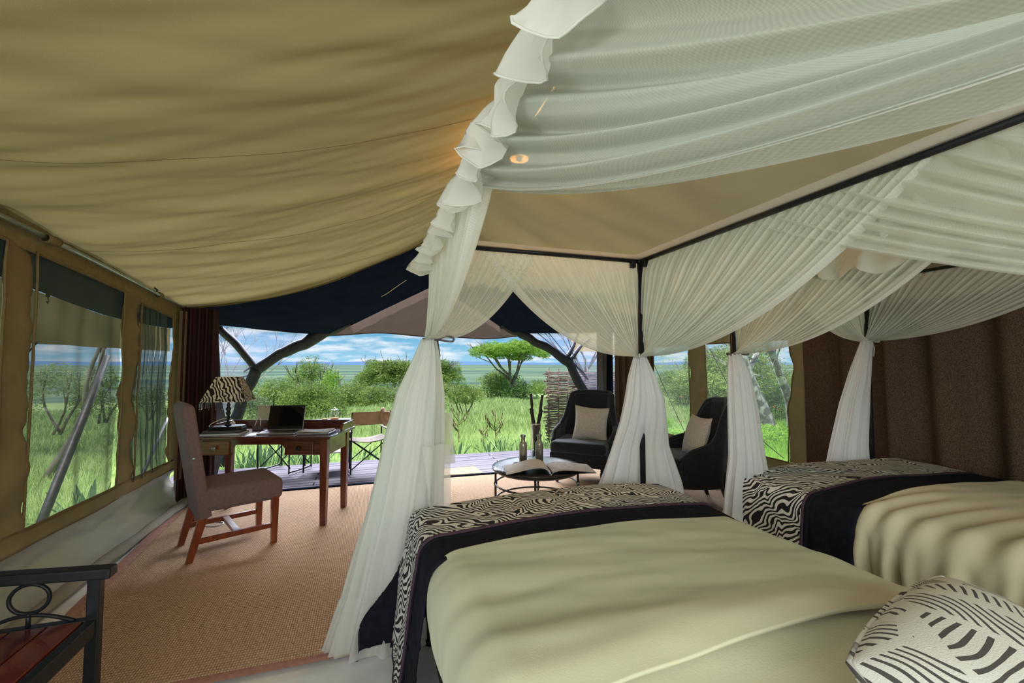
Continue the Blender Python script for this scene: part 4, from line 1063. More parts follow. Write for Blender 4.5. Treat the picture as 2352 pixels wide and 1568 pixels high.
for xx in (-.012, W_ - .006):
    pr = [(D_ - .30, HT), (D_ - .0, HT), (D_, HT + .065), (D_ - .26, HT + .062), (D_ - .285, HT + .05), (D_ - .30, HT + .025)]
    MB().prism(pr, 0, xx, xx + .02).build('side_rail', 'desk_side', desk, bevel=.003)

# ---- upholstered dining chair
chair = thing('dining_chair', 'taupe upholstered dining chair with red-brown wooden legs at the desk', 'chair', (-0.965, 3.875, 0), math.radians(25.6))
MB().box((.015, 0, .415), (.52, .48, .165)).build('seat', 'mauve', chair, bevel=.045, seg=5, smooth=True)
rb = Matrix.Rotation(math.radians(-9), 3, 'Y')
MB().surf(lambda u, v: Vector((-.215, 0, .30)) + rb @ Vector(((.045 * math.copysign(abs(math.cos(2 * PI * u)) ** .35, math.cos(2 * PI * u))) * (1 if v < .94 else math.sqrt(max(0, 1 - ((v - .94) / .06) ** 2))) - .005,
    .235 * math.copysign(abs(math.sin(2 * PI * u)) ** .35, math.sin(2 * PI * u)) * (1 if v < .94 else .8 + .2 * math.sqrt(max(0, 1 - ((v - .94) / .06) ** 2))), lerp(0, .80, v) + .022 * v * math.cos(4 * PI * u) * 0)), 48, 40, True).build('backrest', 'mauve', chair, smooth=True)
for s_ in (-1, 1):
    MB().hexa([(.20, s_ * .215 - .018, 0), (.238, s_ * .215 - .018, 0), (.238, s_ * .215 + .018, 0), (.20, s_ * .215 + .018, 0)],
              [(.195, s_ * .215 - .024, .36), (.245, s_ * .215 - .024, .36), (.245, s_ * .215 + .024, .36), (.195, s_ * .215 + .024, .36)]).build('leg', 'chair_wood', chair, bevel=.003)
    MB().hexa([(-.325, s_ * .2 - .017, 0), (-.285, s_ * .2 - .017, 0), (-.285, s_ * .2 + .017, 0), (-.325, s_ * .2 + .017, 0)],
              [(-.245, s_ * .21 - .022, .36), (-.19, s_ * .21 - .022, .36), (-.19, s_ * .21 + .022, .36), (-.245, s_ * .21 + .022, .36)]).build('leg', 'chair_wood', chair, bevel=.003)
    MB().box((-.03, s_ * .21, .145), (.49, .024, .034)).build('stretcher', 'chair_wood', chair, bevel=.002)
box('stretcher', (-.02, 0, .148), (.045, .40, .024), 'chair_wood', chair, .002)
MB().lathe([(.001, .008), (.011, .007), (.012, 0), (.006, -.004)], (-.30, -.24, .72), 10, Matrix.Rotation(PI / 2, 3, 'X')).build('stud', 'steel', chair, smooth=True)

# ---- things on the desk: positions in the desk's frame
rD = Matrix.Rotation(DK, 4, 'Z'); TD = Matrix.Translation((-1.43, 4.33, 0)) @ rD
def dk(x, y_, z=HT): return TD @ Vector((x, y_, z))
lp = thing('table_lamp', 'table lamp with zebra print shade and crystal fringe on the desk', 'lamp', dk(.215, .17, HT + .04), DK + math.radians(14))
MB().hexa([(-.13, -.07, 0), (-.09, -.09, 0), (.09, -.09, 0), (.13, -.07, 0), (.13, .07, 0), (.09, .09, 0), (-.09, .09, 0), (-.13, .07, 0)],
          [(-.12, -.06, .03), (-.085, -.08, .03), (.085, -.08, .03), (.12, -.06, .03), (.12, .06, .03), (.085, .08, .03), (-.085, .08, .03), (-.12, .06, .03)]).build('base', 'black_metal', lp, bevel=.004)
pf = [(.03, .03), (.012, .05), (.011, .09), (.017, .105), (.011, .118), (.021, .137), (.012, .156), (.023, .175), (.011, .196), (.016, .21), (.008, .225), (.007, .40)]
MB().lathe(pf, (0, 0, 0), 14).build('stem', 'black_metal', lp, smooth=True)
def shade_side(k, u, v):
    w0, w1, z0, z1 = .175, .085, .245, .455
    ww = lerp(w0, w1, v); a = k * PI / 2; x, y_ = lerp(-ww, ww, u), -ww * .82
    if k % 2: x, y_ = lerp(-ww, ww, u) * .82, -ww
    return Vector((x * math.cos(a) - y_ * math.sin(a), x * math.sin(a) + y_ * math.cos(a), lerp(z0, z1, v)))
mm = MB()
for k in range(4): mm.surf(lambda u, v, k=k: shade_side(k, u, v), 8, 8, uvfn=lambda u, v, k=k: ((u - .5) * (.35 - .17 * v) + k * .7, v * .22 + k * .3))
sh = mm.build('shade', 'shade', lp)
for k in range(4):
    MB().tube([shade_side(k, 0, 0), shade_side(k, 0, 1)], .0025, 5).build('rib', 'black_metal', sh)
    for q in range(7):
        if (q + k) % 8 == 7: continue
        p = shade_side(k, (q + .5) / 7, 0)
        MB().lathe([(.001, -.05), (.005, -.046), (.0045, -.006), (.001, 0)], p, 6).lathe([(.001, -.068), (.007, -.06), (.001, -.052)], p, 6).build('crystal_drop', 'crystal', sh)
for k in range(4): MB().tube([(0, 0, .40), shade_side(k, .5, .95)], .002, 4).build('spider', 'black_metal', sh)
MB().lathe([(.001, .31), (.02, .325), (.024, .35), (.012, .38), (.012, .40)], (0, 0, 0), 12).build('bulb', 'bulb', lp, smooth=True)
light('desk_lamp_light', 'POINT', tuple(dk(.215, .17, HT + .04 + .37)), 2.2, (1, .5, .18), radius=.02)
bk = thing('book', 'dark book lying under the base of the zebra lamp', 'book', dk(.2, .16), DK + math.radians(10))
MB().box((0, 0, .009), (.30, .22, .016)).build('pages', 'paper', bk)
MB().box((0, 0, .0185), (.305, .225, .003)).box((0, 0, .0008), (.305, .225, .0015)).box((-.152, 0, .01), (.003, .225, .018)).build('cover', 'black_plastic', bk)
bk2 = thing('magazine', 'thin grey magazine on the dark book beneath the lamp base', 'magazine', dk(.2, .16, HT + .0205), DK + math.radians(16))
MB().box((0, 0, .009), (.29, .20, .018)).build('pages', 'greyflap', bk2, bevel=.002)
# open laptop
lt = thing('laptop', 'open laptop with a black screen in the middle of the desk', 'laptop', dk(.66, .19), DK + math.radians(6))
MB().box((0, 0, .009), (.31, .215, .014)).build('base', 'alu', lt, bevel=.004)
MB().box((0, .0, .0165), (.27, .10, .002)).build('keyboard', 'keys', lt)
MB().box((0, -.075, .0165), (.09, .05, .001)).build('touchpad', 'alu', lt)
rl = Matrix.Rotation(math.radians(-17), 3, 'X')
hinge = Vector((0, .105, .016))
lid = MB().box(hinge + rl @ Vector((0, .004, .112)), (.31, .007, .222), rl).build('lid', 'alu', lt, bevel=.003)
MB().box(hinge + rl @ Vector((0, -.001, .112)), (.304, .004, .216), rl).build('bezel', 'bezel', lid)
MB().box(hinge + rl @ Vector((0, -.0038, .117)), (.284, .002, .176), rl).build('screen', 'screen_glass', lid)
nb = thing('notebook', 'flat grey notebook pushed under the left side of the open laptop', 'notebook', dk(.515, .135), DK + math.radians(12))
MB().box((0, 0, .001), (.18, .15, .002)).build('cover', 'alu', nb)
cl = thing('laptop', 'closed silver laptop with papers at the right end of the desk', 'laptop', dk(.985, .18), DK + math.radians(3))
MB().box((0, 0, .009), (.27, .20, .014)).build('body', 'alu', cl, bevel=.004)
MB().surf(lambda u, v: Vector((lerp(-.14, .12, u), lerp(-.09, .12, v), .0175 + .004 * math.sin(u * 5 + v * 3) + .004 * u)), 12, 8).build('paper_sheet', 'print', cl)
# handheld radio standing in its charger, sockets and cables
rd = thing('handheld_radio', 'grey handheld radio with a tall thin aerial standing on the desk', 'radio', dk(.47, .46), DK)
box('charger_cup', (0, 0, .018), (.075, .06, .036), 'black_plastic', rd, .008)
box('body', (0, 0, .085), (.048, .032, .11), 'black_plastic', rd, .006)
box('belt_clip', (.03, 0, .09), (.014, .022, .09), 'alu', rd, .003)
MB().tube([(-.014, 0, .14), (-.014, 0, .20), (-.013, 0, .275)], [.006, .0045, .003], 8).build('aerial', 'black_plastic', rd, smooth=True)
ad = thing('power_adapter', 'white wall plug adapter beside the handheld radio', 'adapter', dk(.37, .36), DK)
box('body', (0, 0, .019), (.085, .05, .038), 'greyflap', ad, .008)
sk = thing('extension_socket', 'white extension socket with a plug behind the lamp', 'socket', dk(.12, .36), DK)
box('strip', (0, 0, .018), (.20, .055, .034), 'white_plastic', sk, .006)
box('plug', (.02, 0, .055), (.035, .03, .045), 'white_plastic', sk, .005)
def wire(pts, r_, mat, label):
    tag(MB().tube(pts, r_, 6).build('cable', mat, smooth=True), label, 'cable')
def sp(pts, n=8):
    P = [Vector(p) for p in pts]; out = []
    for i in range(len(P) - 1):
        a, b, c, d = P[max(i - 1, 0)], P[i], P[i + 1], P[min(i + 2, len(P) - 1)]
        for k in range(n):
            t = k / n
            out.append(0.5 * ((2 * b) + (c - a) * t + (2 * a - 5 * b + 4 * c - d) * t * t + (3 * b - a - 3 * c + d) * t ** 3))
    return out + [P[-1]]
wire(sp([dk(.05, .30, HT + .01), dk(.02, .22, HT + .06), dk(.08, .3, HT + .11), dk(.135, .36, HT + .10), dk(.14, .36, HT + .075)]), .004, 'white_plastic', 'white cable looping up to the plug behind the lamp')
wire(sp([dk(.30, .42, HT + .005), dk(.31, .46, HT + .09), dk(.345, .44, HT + .10), dk(.37, .40, HT + .03)]), .003, 'white_plastic', 'thin white cable arching beside the power adapter')
wire(sp([dk(.40, .36, HT + .006), dk(.47, .34, HT + .006), dk(.5, .25, HT + .006), dk(.53, .24, HT + .006)]), .003, 'black_plastic', 'black cable running from the adapter to the open laptop')
wire(sp([(-1.33, 4.35, .014), (-1.22, 4.28, .016), (-1.16, 4.32, .016), (-1.19, 4.38, .016), (-1.27, 4.40, .015)]), .006, 'white_plastic', 'pale cable loop on the rug under the desk')

# ---- round coffee table
ct = thing('coffee_table', 'round black coffee table on a ringed iron frame', 'table', (1.44, 3.70, 0), math.radians(-18))
Rt = .40
MB().lathe([(.30, .405), (.37, .412), (Rt, .432), (Rt + .004, .444), (Rt, .452), (.35, .455), (.30, .453), (.001, .453)], (0, 0, 0), 64).build('tabletop', 'tabletop', ct, smooth=True)
for a in (0.03, 1.48, PI + .03, PI + 1.48):
    MB().tube([(.37 * math.cos(a), .37 * math.sin(a), .415), (.37 * math.cos(a), .37 * math.sin(a), .0)], .010, 8).build('leg', 'dark_iron', ct, smooth=True)
for z in (.30, .16, .05):
    MB().tube([(.37 * math.cos(a), .37 * math.sin(a), z) for a in np.linspace(0, 2 * PI, 49)[:-1]], .0085, 8, True).build('ring', 'dark_iron', ct, smooth=True)
for a in (0.03, 1.48, PI + .03, PI + 1.48):
    for z in (.30, .16):
        MB().lathe([(.010, -.016), (.016, -.008), (.016, .008), (.010, .016)], (.37 * math.cos(a), .37 * math.sin(a), z), 10).build('collar', 'dark_iron', ct, smooth=True)
ZT = .4535
def bottle(x, y_, label, letters):
    o = thing('water_bottle', label, 'bottle', (x, y_, ZT), math.radians(-20), 'steel bottles on the round table')
    MB().lathe([(.032, 0), (.036, .004), (.036, .17), (.034, .185), (.022, .200), (.019, .206), (.019, .235), (.022, .238), (.022, .243)], (0, 0, 0), 24).build('body', 'bottle', o, smooth=True)
    MB().lathe([(.0235, .243), (.0255, .246), (.0255, .258), (.022, .262), (.001, .262)], (0, 0, 0), 24).build('lid', 'steel', o, smooth=True)
    m = MB()
    for seg_ in letters: m.tube([(Rr * 0 + .0368 * math.sin(u), -.0368 * math.cos(u), z) for (u, z) in seg_ for Rr in (0,)], .0012, 4)
    m.build('lettering', 'engrave', o)
bottle(1.345, 3.80, 'left of two ribbed steel bottles with a scrolled engraving', [[(-.25 + .35 * math.sin(t * 1.7), .03 + .008 * t) for t in np.linspace(0, 6, 30)], [(.25 + .2 * math.cos(t), .06 + .02 * math.sin(t)) for t in np.linspace(0, 5.5, 24)], [(.2 + .5 * (t - .5), .03 + .1 * t * (1 - t) * 2) for t in np.linspace(0, 1, 12)]])
L_ = []
for q, z in enumerate((.15, .125, .10, .075)):
    L_.append([(-.15, z), (.15, z)]); L_.append([(-.15 + .3 * (q % 2), z - .010), (-.15 + .3 * (q % 2), z + .006)])
L_.append([(-.05, .045), (.05, .05), (.05, .042), (-.05, .045)])
bottle(1.50, 3.79, 'right of two ribbed steel bottles with upright engraved letters', L_)
vs_ = thing('glass_vase', 'tall clear glass cylinder vase holding two thick branches', 'vase', (1.53, 3.95, ZT))
MB().lathe([(.001, .002), (.043, .002), (.046, .01), (.047, .33), (.050, .338), (.047, .336), (.043, .33), (.042, .018), (.001, .016)], (0, 0, 0), 28, cap=False).build('glass', 'glass', vs_, smooth=True)
MB().tube([(.0485 * math.cos(a), .0485 * math.sin(a), .336) for a in np.linspace(0, 2 * PI, 29)[:-1]], .0035, 6, True).build('rim', 'white_plastic', vs_, smooth=True)
for nm, P_, lb in [('l', [(.01, 0, .02), (-.01, 0, .2), (-.028, 0, .36), (-.045, 0, .47), (-.04, 0, .50), (-.052, 0, .62)], 'left knobbly branch standing in the glass vase'),
              ('r', [(-.01, .01, .02), (.012, .01, .2), (.03, .01, .34), (.055, .01, .45), (.052, .01, .48), (.072, .01, .61)], 'right knobbly branch leaning out of the glass vase')]:
    b_ = thing('dry_branch', lb, 'branch', (1.53, 3.95, ZT))
    pts = sp(P_, 6)
    MB().tube(pts, [(.018 + .006 * nz(p.z * 30, 5 if nm == 'l' else 8)) * (1 if p.z < .47 else .72) for p in pts], 10).build('stick', 'log', b_, smooth=True)
    kp = Vector(P_[3]); MB().lathe([(.010, -.015), (.022, -.004), (.021, .006), (.010, .016)], kp, 9).build('knot', 'log', b_, smooth=True)
for k, (x, y_) in enumerate([(1.435, 3.84), (1.465, 3.78)]):
    o = thing('wine_glass', ['wine glass standing upside down between the two steel bottles, the farther one', 'wine glass standing upside down between the two steel bottles, the nearer one'][k], 'glass', (x, y_, ZT))
    MB().lathe([(.026, 0), (.030, .03), (.026, .055), (.006, .07), (.004, .075), (.004, .105), (.012, .11), (.031, .114), (.031, .117)], (0, 0, 0), 20, cap=False).build('bowl', 'glass', o, smooth=True)
o = thing('pebble_dish', 'small dark oval dish left of the steel bottles', 'dish', (1.285, 3.80, ZT))
MB().lathe([(.02, 0), (.034, .006), (.036, .012), (.030, .012), (.018, .007), (.001, .006)], (0, 0, 0), 18).build('dish', 'grey_metal', o, smooth=True)
# open book
ob = thing('open_book', 'large open book with white pages lying on the round table', 'book', (1.475, 3.51, ZT + .002), math.radians(-13))
def page(sgn, lift, thick, dep=.15):
    def prof(t):   # t 0 at the spine, 1 at the outer edge
        return lift * math.sin(min(1, t * 1.0) * PI) ** .8 * math.exp(-2.0 * t) * 2.3 + thick * (1 - t * .75) + .003
    m = MB()
    m.surf(lambda u, v: Vector((sgn * (.006 + .37 * u), lerp(-dep, dep, v) , prof(u))), 40, 6)
    m.surf(lambda u, v: Vector((sgn * (.006 + .37 * u), -dep, lerp(prof(u) - thick * (1 - u * .7), prof(u), v))), 40, 2)
    m.surf(lambda u, v: Vector((sgn * (.006 + .37 * u), dep, lerp(prof(u) - thick * (1 - u * .7), prof(u), v))), 40, 2)
    return m
page(-1, .045, .014).build('pages', 'paper', ob, smooth=True)
page(1, .022, .012).build('pages', 'print', ob, smooth=True)
MB().box((-.19, 0, .001), (.375, .31, .002)).box((.19, 0, .001), (.375, .31, .002)).build('cover', 'black_plastic', ob)

# ---- armchairs
def U_path(s_):
    pts = [(-.30, -.17), (-.325, -.06), (-.325, .06), (-.30, .18), (-.22, .265), (0, .30), (.22, .265), (.30, .18), (.325, .06), (.325, -.06), (.30, -.17)]
    L = [0]
    for i in range(1, len(pts)): L.append(L[-1] + math.dist(pts[i], pts[i - 1]))
    d = s_ * L[-1]
    return Vector((pw(L, [p[0] for p in pts], d), pw(L, [p[1] for p in pts], d), 0))
def make_armchair(label, cushlabel, loc, rz, crot):
    o = thing('armchair', label, 'armchair', loc, rz, 'charcoal wing armchairs')
    MB().box((0, -.03, .275), (.60, .62, .16)).build('seat_base', 'charcoal', o, bevel=.03, seg=4, smooth=True)
    MB().box((0, -.06, .405), (.585, .60, .13)).build('seat', 'charcoal', o, bevel=.045, seg=5, smooth=True)
    def top(s_):
        t = abs(s_ - .5) * 2
        return pw([0, .30, .40, .46, .52, .60, .85, 1.0], [.985, .975, .95, .84, .67, .59, .53, .44], t)
    def shell(off):
        def fn(u, v):
            p = U_path(u); q = U_path(min(1, u + .01)) - U_path(max(0, u - .01)); nn = Vector((q.y, -q.x, 0)).normalized()
            z = lerp(.21, top(u), v); t = abs(u - .5) * 2
            lean = max(0, z - .40) * .20 * (1 - ss(.3, .8, t))
            fl = max(0, z - .5) * .16 * ss(.2, .45, t) * (1 - ss(.7, .9, t))
            p = p - nn * off
            p.x *= 1 - .14 * ss(.5, .8, z) + .05 * ss(.85, .98, z)
            return p + Vector((0, lean, z))
        return fn
    MB().surf(shell(0), 80, 22).build('shell', 'charcoal', o, smooth=True, solid=.06)
    f = shell(-.0)
    MB().tube([f(u, 1.0) + Vector((0, 0, .004)) for u in np.linspace(0, 1, 100)], .030, 10).build('rolled_edge', 'charcoal', o, smooth=True)
    g_ = shell(-.031)
    MB().tube([g_(u, .985) for u in np.linspace(.01, .99, 90)], .004, 5).build('piping', 'piping', o, smooth=True)
    for s_ in (-1, 1):
        MB().lathe([(.014, 0), (.018, .01), (.013, .03), (.015, .05), (.026, .10), (.030, .125), (.024, .145), (.018, .15), (.026, .158), (.026, .165), (.019, .17), (.027, .18), (.03, .20)], (s_ * .24, -.25, 0), 16).build('leg', 'black_metal', o, smooth=True)
        MB().hexa([(s_ * .24 - .016, .29, 0), (s_ * .24 + .016, .29, 0), (s_ * .24 + .016, .32, 0), (s_ * .24 - .016, .32, 0)],
                  [(s_ * .24 - .022, .22, .2), (s_ * .24 + .022, .22, .2), (s_ * .24 + .022, .27, .2), (s_ * .24 - .022, .27, .2)]).build('leg', 'black_metal', o)
    return o
def cushion(name, label, loc, rot, w_, h_, t_, mat, grp=None, seams=True, uvs=1.0, nm=40, pinch=.10, rnd=0.0):
    o = thing(name, label, 'cushion', loc, 0, grp)
    o.rotation_euler = rot
    def side(sg):
        def fn(u, v):
            a, b = u * 2 - 1, v * 2 - 1
            e = max(0, 1 - abs(a) ** 2.2) ** .55 * max(0, 1 - abs(b) ** 2.2) ** .55
            x = a * (1 - pinch * (1 - abs(b) ** 2) * abs(a)) * w_ / 2; z = b * (1 - pinch * (1 - abs(a) ** 2) * abs(b)) * h_ / 2
            k_ = 1 - rnd * a * a * b * b; x *= k_; z *= k_
            return Vector((x, sg * e * t_ / 2 * (1 + .06 * nz(a * 2, b * 2, 3)) , z))
        return fn
    m = MB().surf(side(-1), nm, nm, uvfn=lambda u, v: (u * w_ * uvs, v * h_ * uvs)); m.surf(side(1), nm, nm, uvfn=lambda u, v: (u * w_ * uvs + 3, v * h_ * uvs))
    m.build('cover', mat, o, smooth=True)
    if seams:
        f = side(1); P_ = [f(t, 0) for t in np.linspace(0, 1, 16)] + [f(1, t) for t in np.linspace(0, 1, 16)][1:] + [f(1 - t, 1) for t in np.linspace(0, 1, 16)][1:] + [f(0, 1 - t) for t in np.linspace(0, 1, 16)][1:-1]
        MB().tube(P_, .004 * max(w_, .4) / .4, 6, True).build('piped_edge', mat, o, smooth=True)
    return o
a1 = make_armchair('charcoal wing armchair facing the round table', '', (2.44, 4.69, .0165), math.radians(-42), 0)
a1.scale = (1.1, 1.05, 1.0)
cushion('cushion', 'pale woven cushion on the armchair facing the round table', (2.49, 4.64, .66), (math.radians(-17), math.radians(4), math.radians(-34)), .40, .40, .15, 'cushion', 'pale armchair cushions')
a2 = make_armchair('charcoal wing armchair seen from the side in front of the right windows', '', (2.98, 3.60, .0165), math.radians(-108), 0)
cushion('cushion', 'pale woven cushion on the side-on armchair by the right windows', (3.02, 3.50, .665), (math.radians(-17), 0, math.radians(-105)), .40, .40, .15, 'cushion', 'pale armchair cushions')

# ---- veranda furniture
def director(label, loc, rz, s_=1.0):
    o = thing('director_chair', label, 'chair', loc, rz, 'folding canvas chairs on the deck')
    t = .009
    for sx in (-1, 1):
        x = sx * .235
        MB().tube(sp([(x, .22, .50), (x, .22, .05), (x, .20, .012), (x, -.18, .012), (x, -.22, .05), (x, -.22, .50)], 4), t, 8).build('side_frame', 'black_metal', o, smooth=True)
        MB().tube([(x, -.22, .48), (x, -.235, .62), (x, -.25, .76)], t, 8).build('back_post', 'black_metal', o, smooth=True)
        MB().box((x, 0, .515), (.035, .46, .016)).build('armrest', 'khaki_dark', o, bevel=.005)
    for yy in (-.19, .19):
        MB().tube([(-.22, yy, .05), (.22, yy, .40)], t * .8, 8).build('cross_bar', 'black_metal', o, smooth=True)
        MB().tube([(.22, yy + .012, .05), (-.22, yy + .012, .40)], t * .8, 8).build('cross_bar', 'black_metal', o, smooth=True)
    MB().surf(lambda u, v: Vector((lerp(-.235, .235, u), lerp(-.20, .20, v), .405 - .035 * math.sin(PI * u))), 14, 6).build('seat', 'khaki_dark', o, smooth=True, solid=.004)
    MB().surf(lambda u, v: Vector((lerp(-.245, .245, u), -.24 - .03 * math.sin(PI * u) - .012 * v, lerp(.60, .765, v))), 14, 6).build('backrest', 'khaki', o, smooth=True, solid=.006)
    return o
director('folding chair with khaki canvas back on the deck, a hat hanging on it', (-0.02, 6.05, 0), math.radians(12))
director('folding chair with khaki canvas back on the deck, half hidden by the laptop', (-1.03, 6.36, 0), math.radians(-32)).scale = (1, .9, 1.1)
ht = thing('sun_hat', 'brown wide-brimmed sun hat hung on the corner of the folding chair', 'hat', (.19, 5.76, .70))
ht.rotation_euler = (math.radians(78), math.radians(24), math.radians(62))
ht.scale = (.82, .82, .82)
MB().lathe([(.145, -.012), (.12, .004), (.078, .0), (.074, .03), (.068, .075), (.05, .09), (.001, .088)], (0, 0, 0), 28).build('crown', 'felt', ht, smooth=True, solid=.004)
MB().lathe([(.0785, .004), (.077, .022)], (0, 0, 0), 28, cap=False).build('hat_band', 'khaki_dark', ht, smooth=True)
vt = thing('folding_table', 'low folding table on the deck carrying the juice jug', 'table', (-.52, 6.28, 0), math.radians(5))
box('top', (0, 0, .600), (.62, .46, .018), 'deck2', vt, .004)
box('shelf', (.05, 0, .22), (.50, .38, .014), 'alu', vt, .003)
for sx in (-1, 1):
    for sy in (-1, 1): MB().tube([(sx * .27, sy * .2, .59), (sx * .27, sy * .2, 0)], .010, 8).build('leg', 'black_metal', vt, smooth=True)
bx = atY(768, 968, 6.2)
jg = thing('juice_jug', 'lidded glass jug of orange juice on the deck table', 'jug', (bx.x, 6.2, .610))
MB().lathe([(.050, 0), (.054, .01), (.054, .11), (.045, .135), (.045, .15)], (0, 0, 0), 20, cap=False).build('glass', 'glass', jg, smooth=True)
MB().lathe([(.001, .004), (.050, .004), (.051, .045), (.001, .045)], (0, 0, 0), 20).build('juice', 'juice', jg, smooth=True)
MB().lathe([(.048, .15), (.048, .158), (.014, .165), (.012, .18), (.001, .182)], (0, 0, 0), 20).build('lid', 'crystal', jg, smooth=True)
MB().tube([(.052, 0, .12), (.085, 0, .11), (.085, 0, .05), (.053, 0, .035)], .006, 6).build('handle', 'glass', jg, smooth=True)
gl = thing('drinking_glass', 'glass half full of orange juice left of the jug', 'glass', (bx.x - .115, 6.18, .610))
MB().lathe([(.034, 0), (.038, .10)], (0, 0, 0), 18, cap=False).build('glass', 'glass', gl, smooth=True)
MB().lathe([(.001, .003), (.0325, .003), (.034, .04), (.001, .04)], (0, 0, 0), 18).build('juice', 'juice', gl, smooth=True)
mg = thing('magazine', 'white magazine lying on the deck table left of the juice', 'magazine', (-.60, 6.22, .610), .4)
box('pages', (0, 0, .004), (.2, .26, .008), 'paper', mg, .001)

# ---- iron bench with wooden slats in the near left corner
YB = 1.95
bn = thing('garden_bench', 'black iron bench with polished red-brown wooden slats at the lower left', 'bench', (-1.2, 1.2, 0))
def BL(x, y_, z): return Vector((x + 1.2, y_ - 1.2, z))
XF, XB = -0.905, -1.52
ZS = .475
box('front_leg', BL(XF, YB, .31), (.036, .036, .62), 'black_metal', bn, .003)
box('back_leg', BL(XB, YB, .42), (.036, .036, .84), 'black_metal', bn, .003)
box('front_leg', BL(XF, .35, .31), (.036, .036, .62), 'black_metal', bn, .003)
box('back_leg', BL(XB, .35, .42), (.036, .036, .84), 'black_metal', bn, .003)
for yy in (YB, .35):
    MB().hexa([BL(XF + .05, yy - .03, .615), BL(XF + .05, yy + .03, .615), BL(XB, yy + .03, .655), BL(XB, yy - .03, .655)],
          [BL(XF + .05, yy - .025, .650), BL(XF + .05, yy + .025, .650), BL(XB, yy + .025, .690), BL(XB, yy - .025, .690)]).build('armrest', 'black_metal', bn, bevel=.006)
    box('side_rail', BL((XF + XB) / 2, yy, ZS - .012), (XF - XB, .030, .034), 'black_metal', bn, .003)
    cx = -1.085 if yy == YB else -1.2
    MB().tube([BL(cx + .054 * math.cos(a), yy, .572 + .048 * math.sin(a)) for a in np.linspace(0, 2 * PI, 37)[:-1]], .0065, 8, True).build('ring', 'black_metal', bn, smooth=True)
    MB().tube([BL(lerp(cx - .14, cx + .125, t), yy, ZS + .005 + .038 * math.sin(PI * t)) for t in np.linspace(0, 1, 24)], .0065, 8).build('arch', 'black_metal', bn, smooth=True)
    MB().tube([BL(cx, yy, ZS), BL(cx, yy, ZS + .05)], .007, 8).build('spindle', 'black_metal', bn, smooth=True)
    MB().lathe([(.007, -.006), (.011, 0), (.007, .006)], BL(cx, yy, ZS + .045), 10).build('joint', 'black_metal', bn, smooth=True)
box('front_rail', BL(XF - .002, (YB + .35) / 2, ZS - .022), (.030, YB - .35, .055), 'black_metal', bn, .003)
box('back_rail', BL(XB, (YB + .35) / 2, ZS - .022), (.030, YB - .35, .05), 'black_metal', bn, .003)
box('back_rail', BL(XB, (YB + .35) / 2, .82), (.030, YB - .35, .05), 'black_metal', bn, .003)
xx = XF - .022; k = 0
while xx > XB + .06:
    ww = .098
    box('slat', BL(xx - ww / 2, (YB + .35) / 2, ZS - .004), (ww - .006, YB - .35 - .034, .018), 'slat' if k % 2 == 0 else 'slat2', bn, .003)
    xx -= ww; k += 1
for yy in (1.72, 1.25, .8):
    MB().tube([BL(XF - .012, yy, ZS - .05), BL(XF - .012, yy, .12)], .009, 8).build('spindle', 'black_metal', bn, smooth=True)
box('stretcher', BL(XF, (YB + .35) / 2, .12), (.025, YB - .35, .025), 'black_metal', bn, .003)

# ---- small hanging lamp under the ridge
cl_ = thing('hanging_lamp', 'small warm lamp hanging under the ridge behind the bed net', 'lamp', (1.0, 2.9, 3.03))
MB().tube([(0, 0, 0), (0, 0, -.12)], .004, 6).build('cord', 'black_plastic', cl_)
MB().lathe([(.02, -.12), (.05, -.14), (.07, -.19)], (0, 0, 0), 20, cap=False).build('shade', 'khaki', cl_, smooth=True, solid=.003)
MB().lathe([(.001, -.215), (.022, -.20), (.026, -.18), (.012, -.15), (.001, -.14)], (0, 0, 0), 14).build('bulb', 'bulb', cl_, smooth=True)
light('ridge_lamp_light', 'POINT', (1.0, 2.9, 2.79), 24, (1, .48, .16), radius=.04)

# ================================================================== THE TWO CANOPY BEDS
def edge(s_, r_, flare):
    """distance s_ past the start of the rounded edge -> (sideways, drop)"""
    if s_ <= 0: return 0.0, 0.0
    L = r_ * PI / 2
    if s_ < L:
        a = s_ / r_; return r_ * math.sin(a), r_ * (1 - math.cos(a))
    d = s_ - L
    return r_ + flare * d, r_ + d * math.sqrt(max(0, 1 - flare * flare))
def drape(x0, x1, ya, yb, zt, r_, dl, dr, df, fl=.12, ff=.10, nu=120, nv=60, fn=None, uvo=(0, 0)):
    """cloth lying over the bed: arc-length grid; hangs dl on the left, dr on the right and df past the foot"""
    Wt = (x1 - x0) - 2 * r_; ca = r_ * PI / 2
    u0, u1 = -(dl), (x1 - x0 - 2 * r_) + dr
    yend = yb - r_
    L1 = yend + df if df > 0 else yb
    def P(u, v):
        su = lerp(u0, u1, u); sv = lerp(ya, L1, v)
        hl, zl = edge(-su, r_, fl); hr, zr = edge(su - Wt, r_, fl)
        if df > 0: hf, zf = edge(sv - yend, r_, ff); yy = min(sv, yend) + hf
        else: zf = 0; yy = sv
        zx = max(zl, zr)
        p = 2.6
        drop = (zx ** p + zf ** p) ** (1 / p) if (zx > 0 and zf > 0) else zx + zf
        if zx > .05 and zf > .05: drop = min(drop, 1.25 * max(zx, zf))
        x = x0 + r_ + min(max(su, 0), Wt) - hl + hr
        q = Vector((x, yy, zt - drop))
        if fn: q += fn(su, sv, max(0, zx), Wt, zf)
        return q
    m = MB().surf(P, nu, nv, uvfn=lambda u, v: (lerp(u0, u1, u) + uvo[0], lerp(ya, L1, v) + uvo[1]))
    m.P = P
    return m
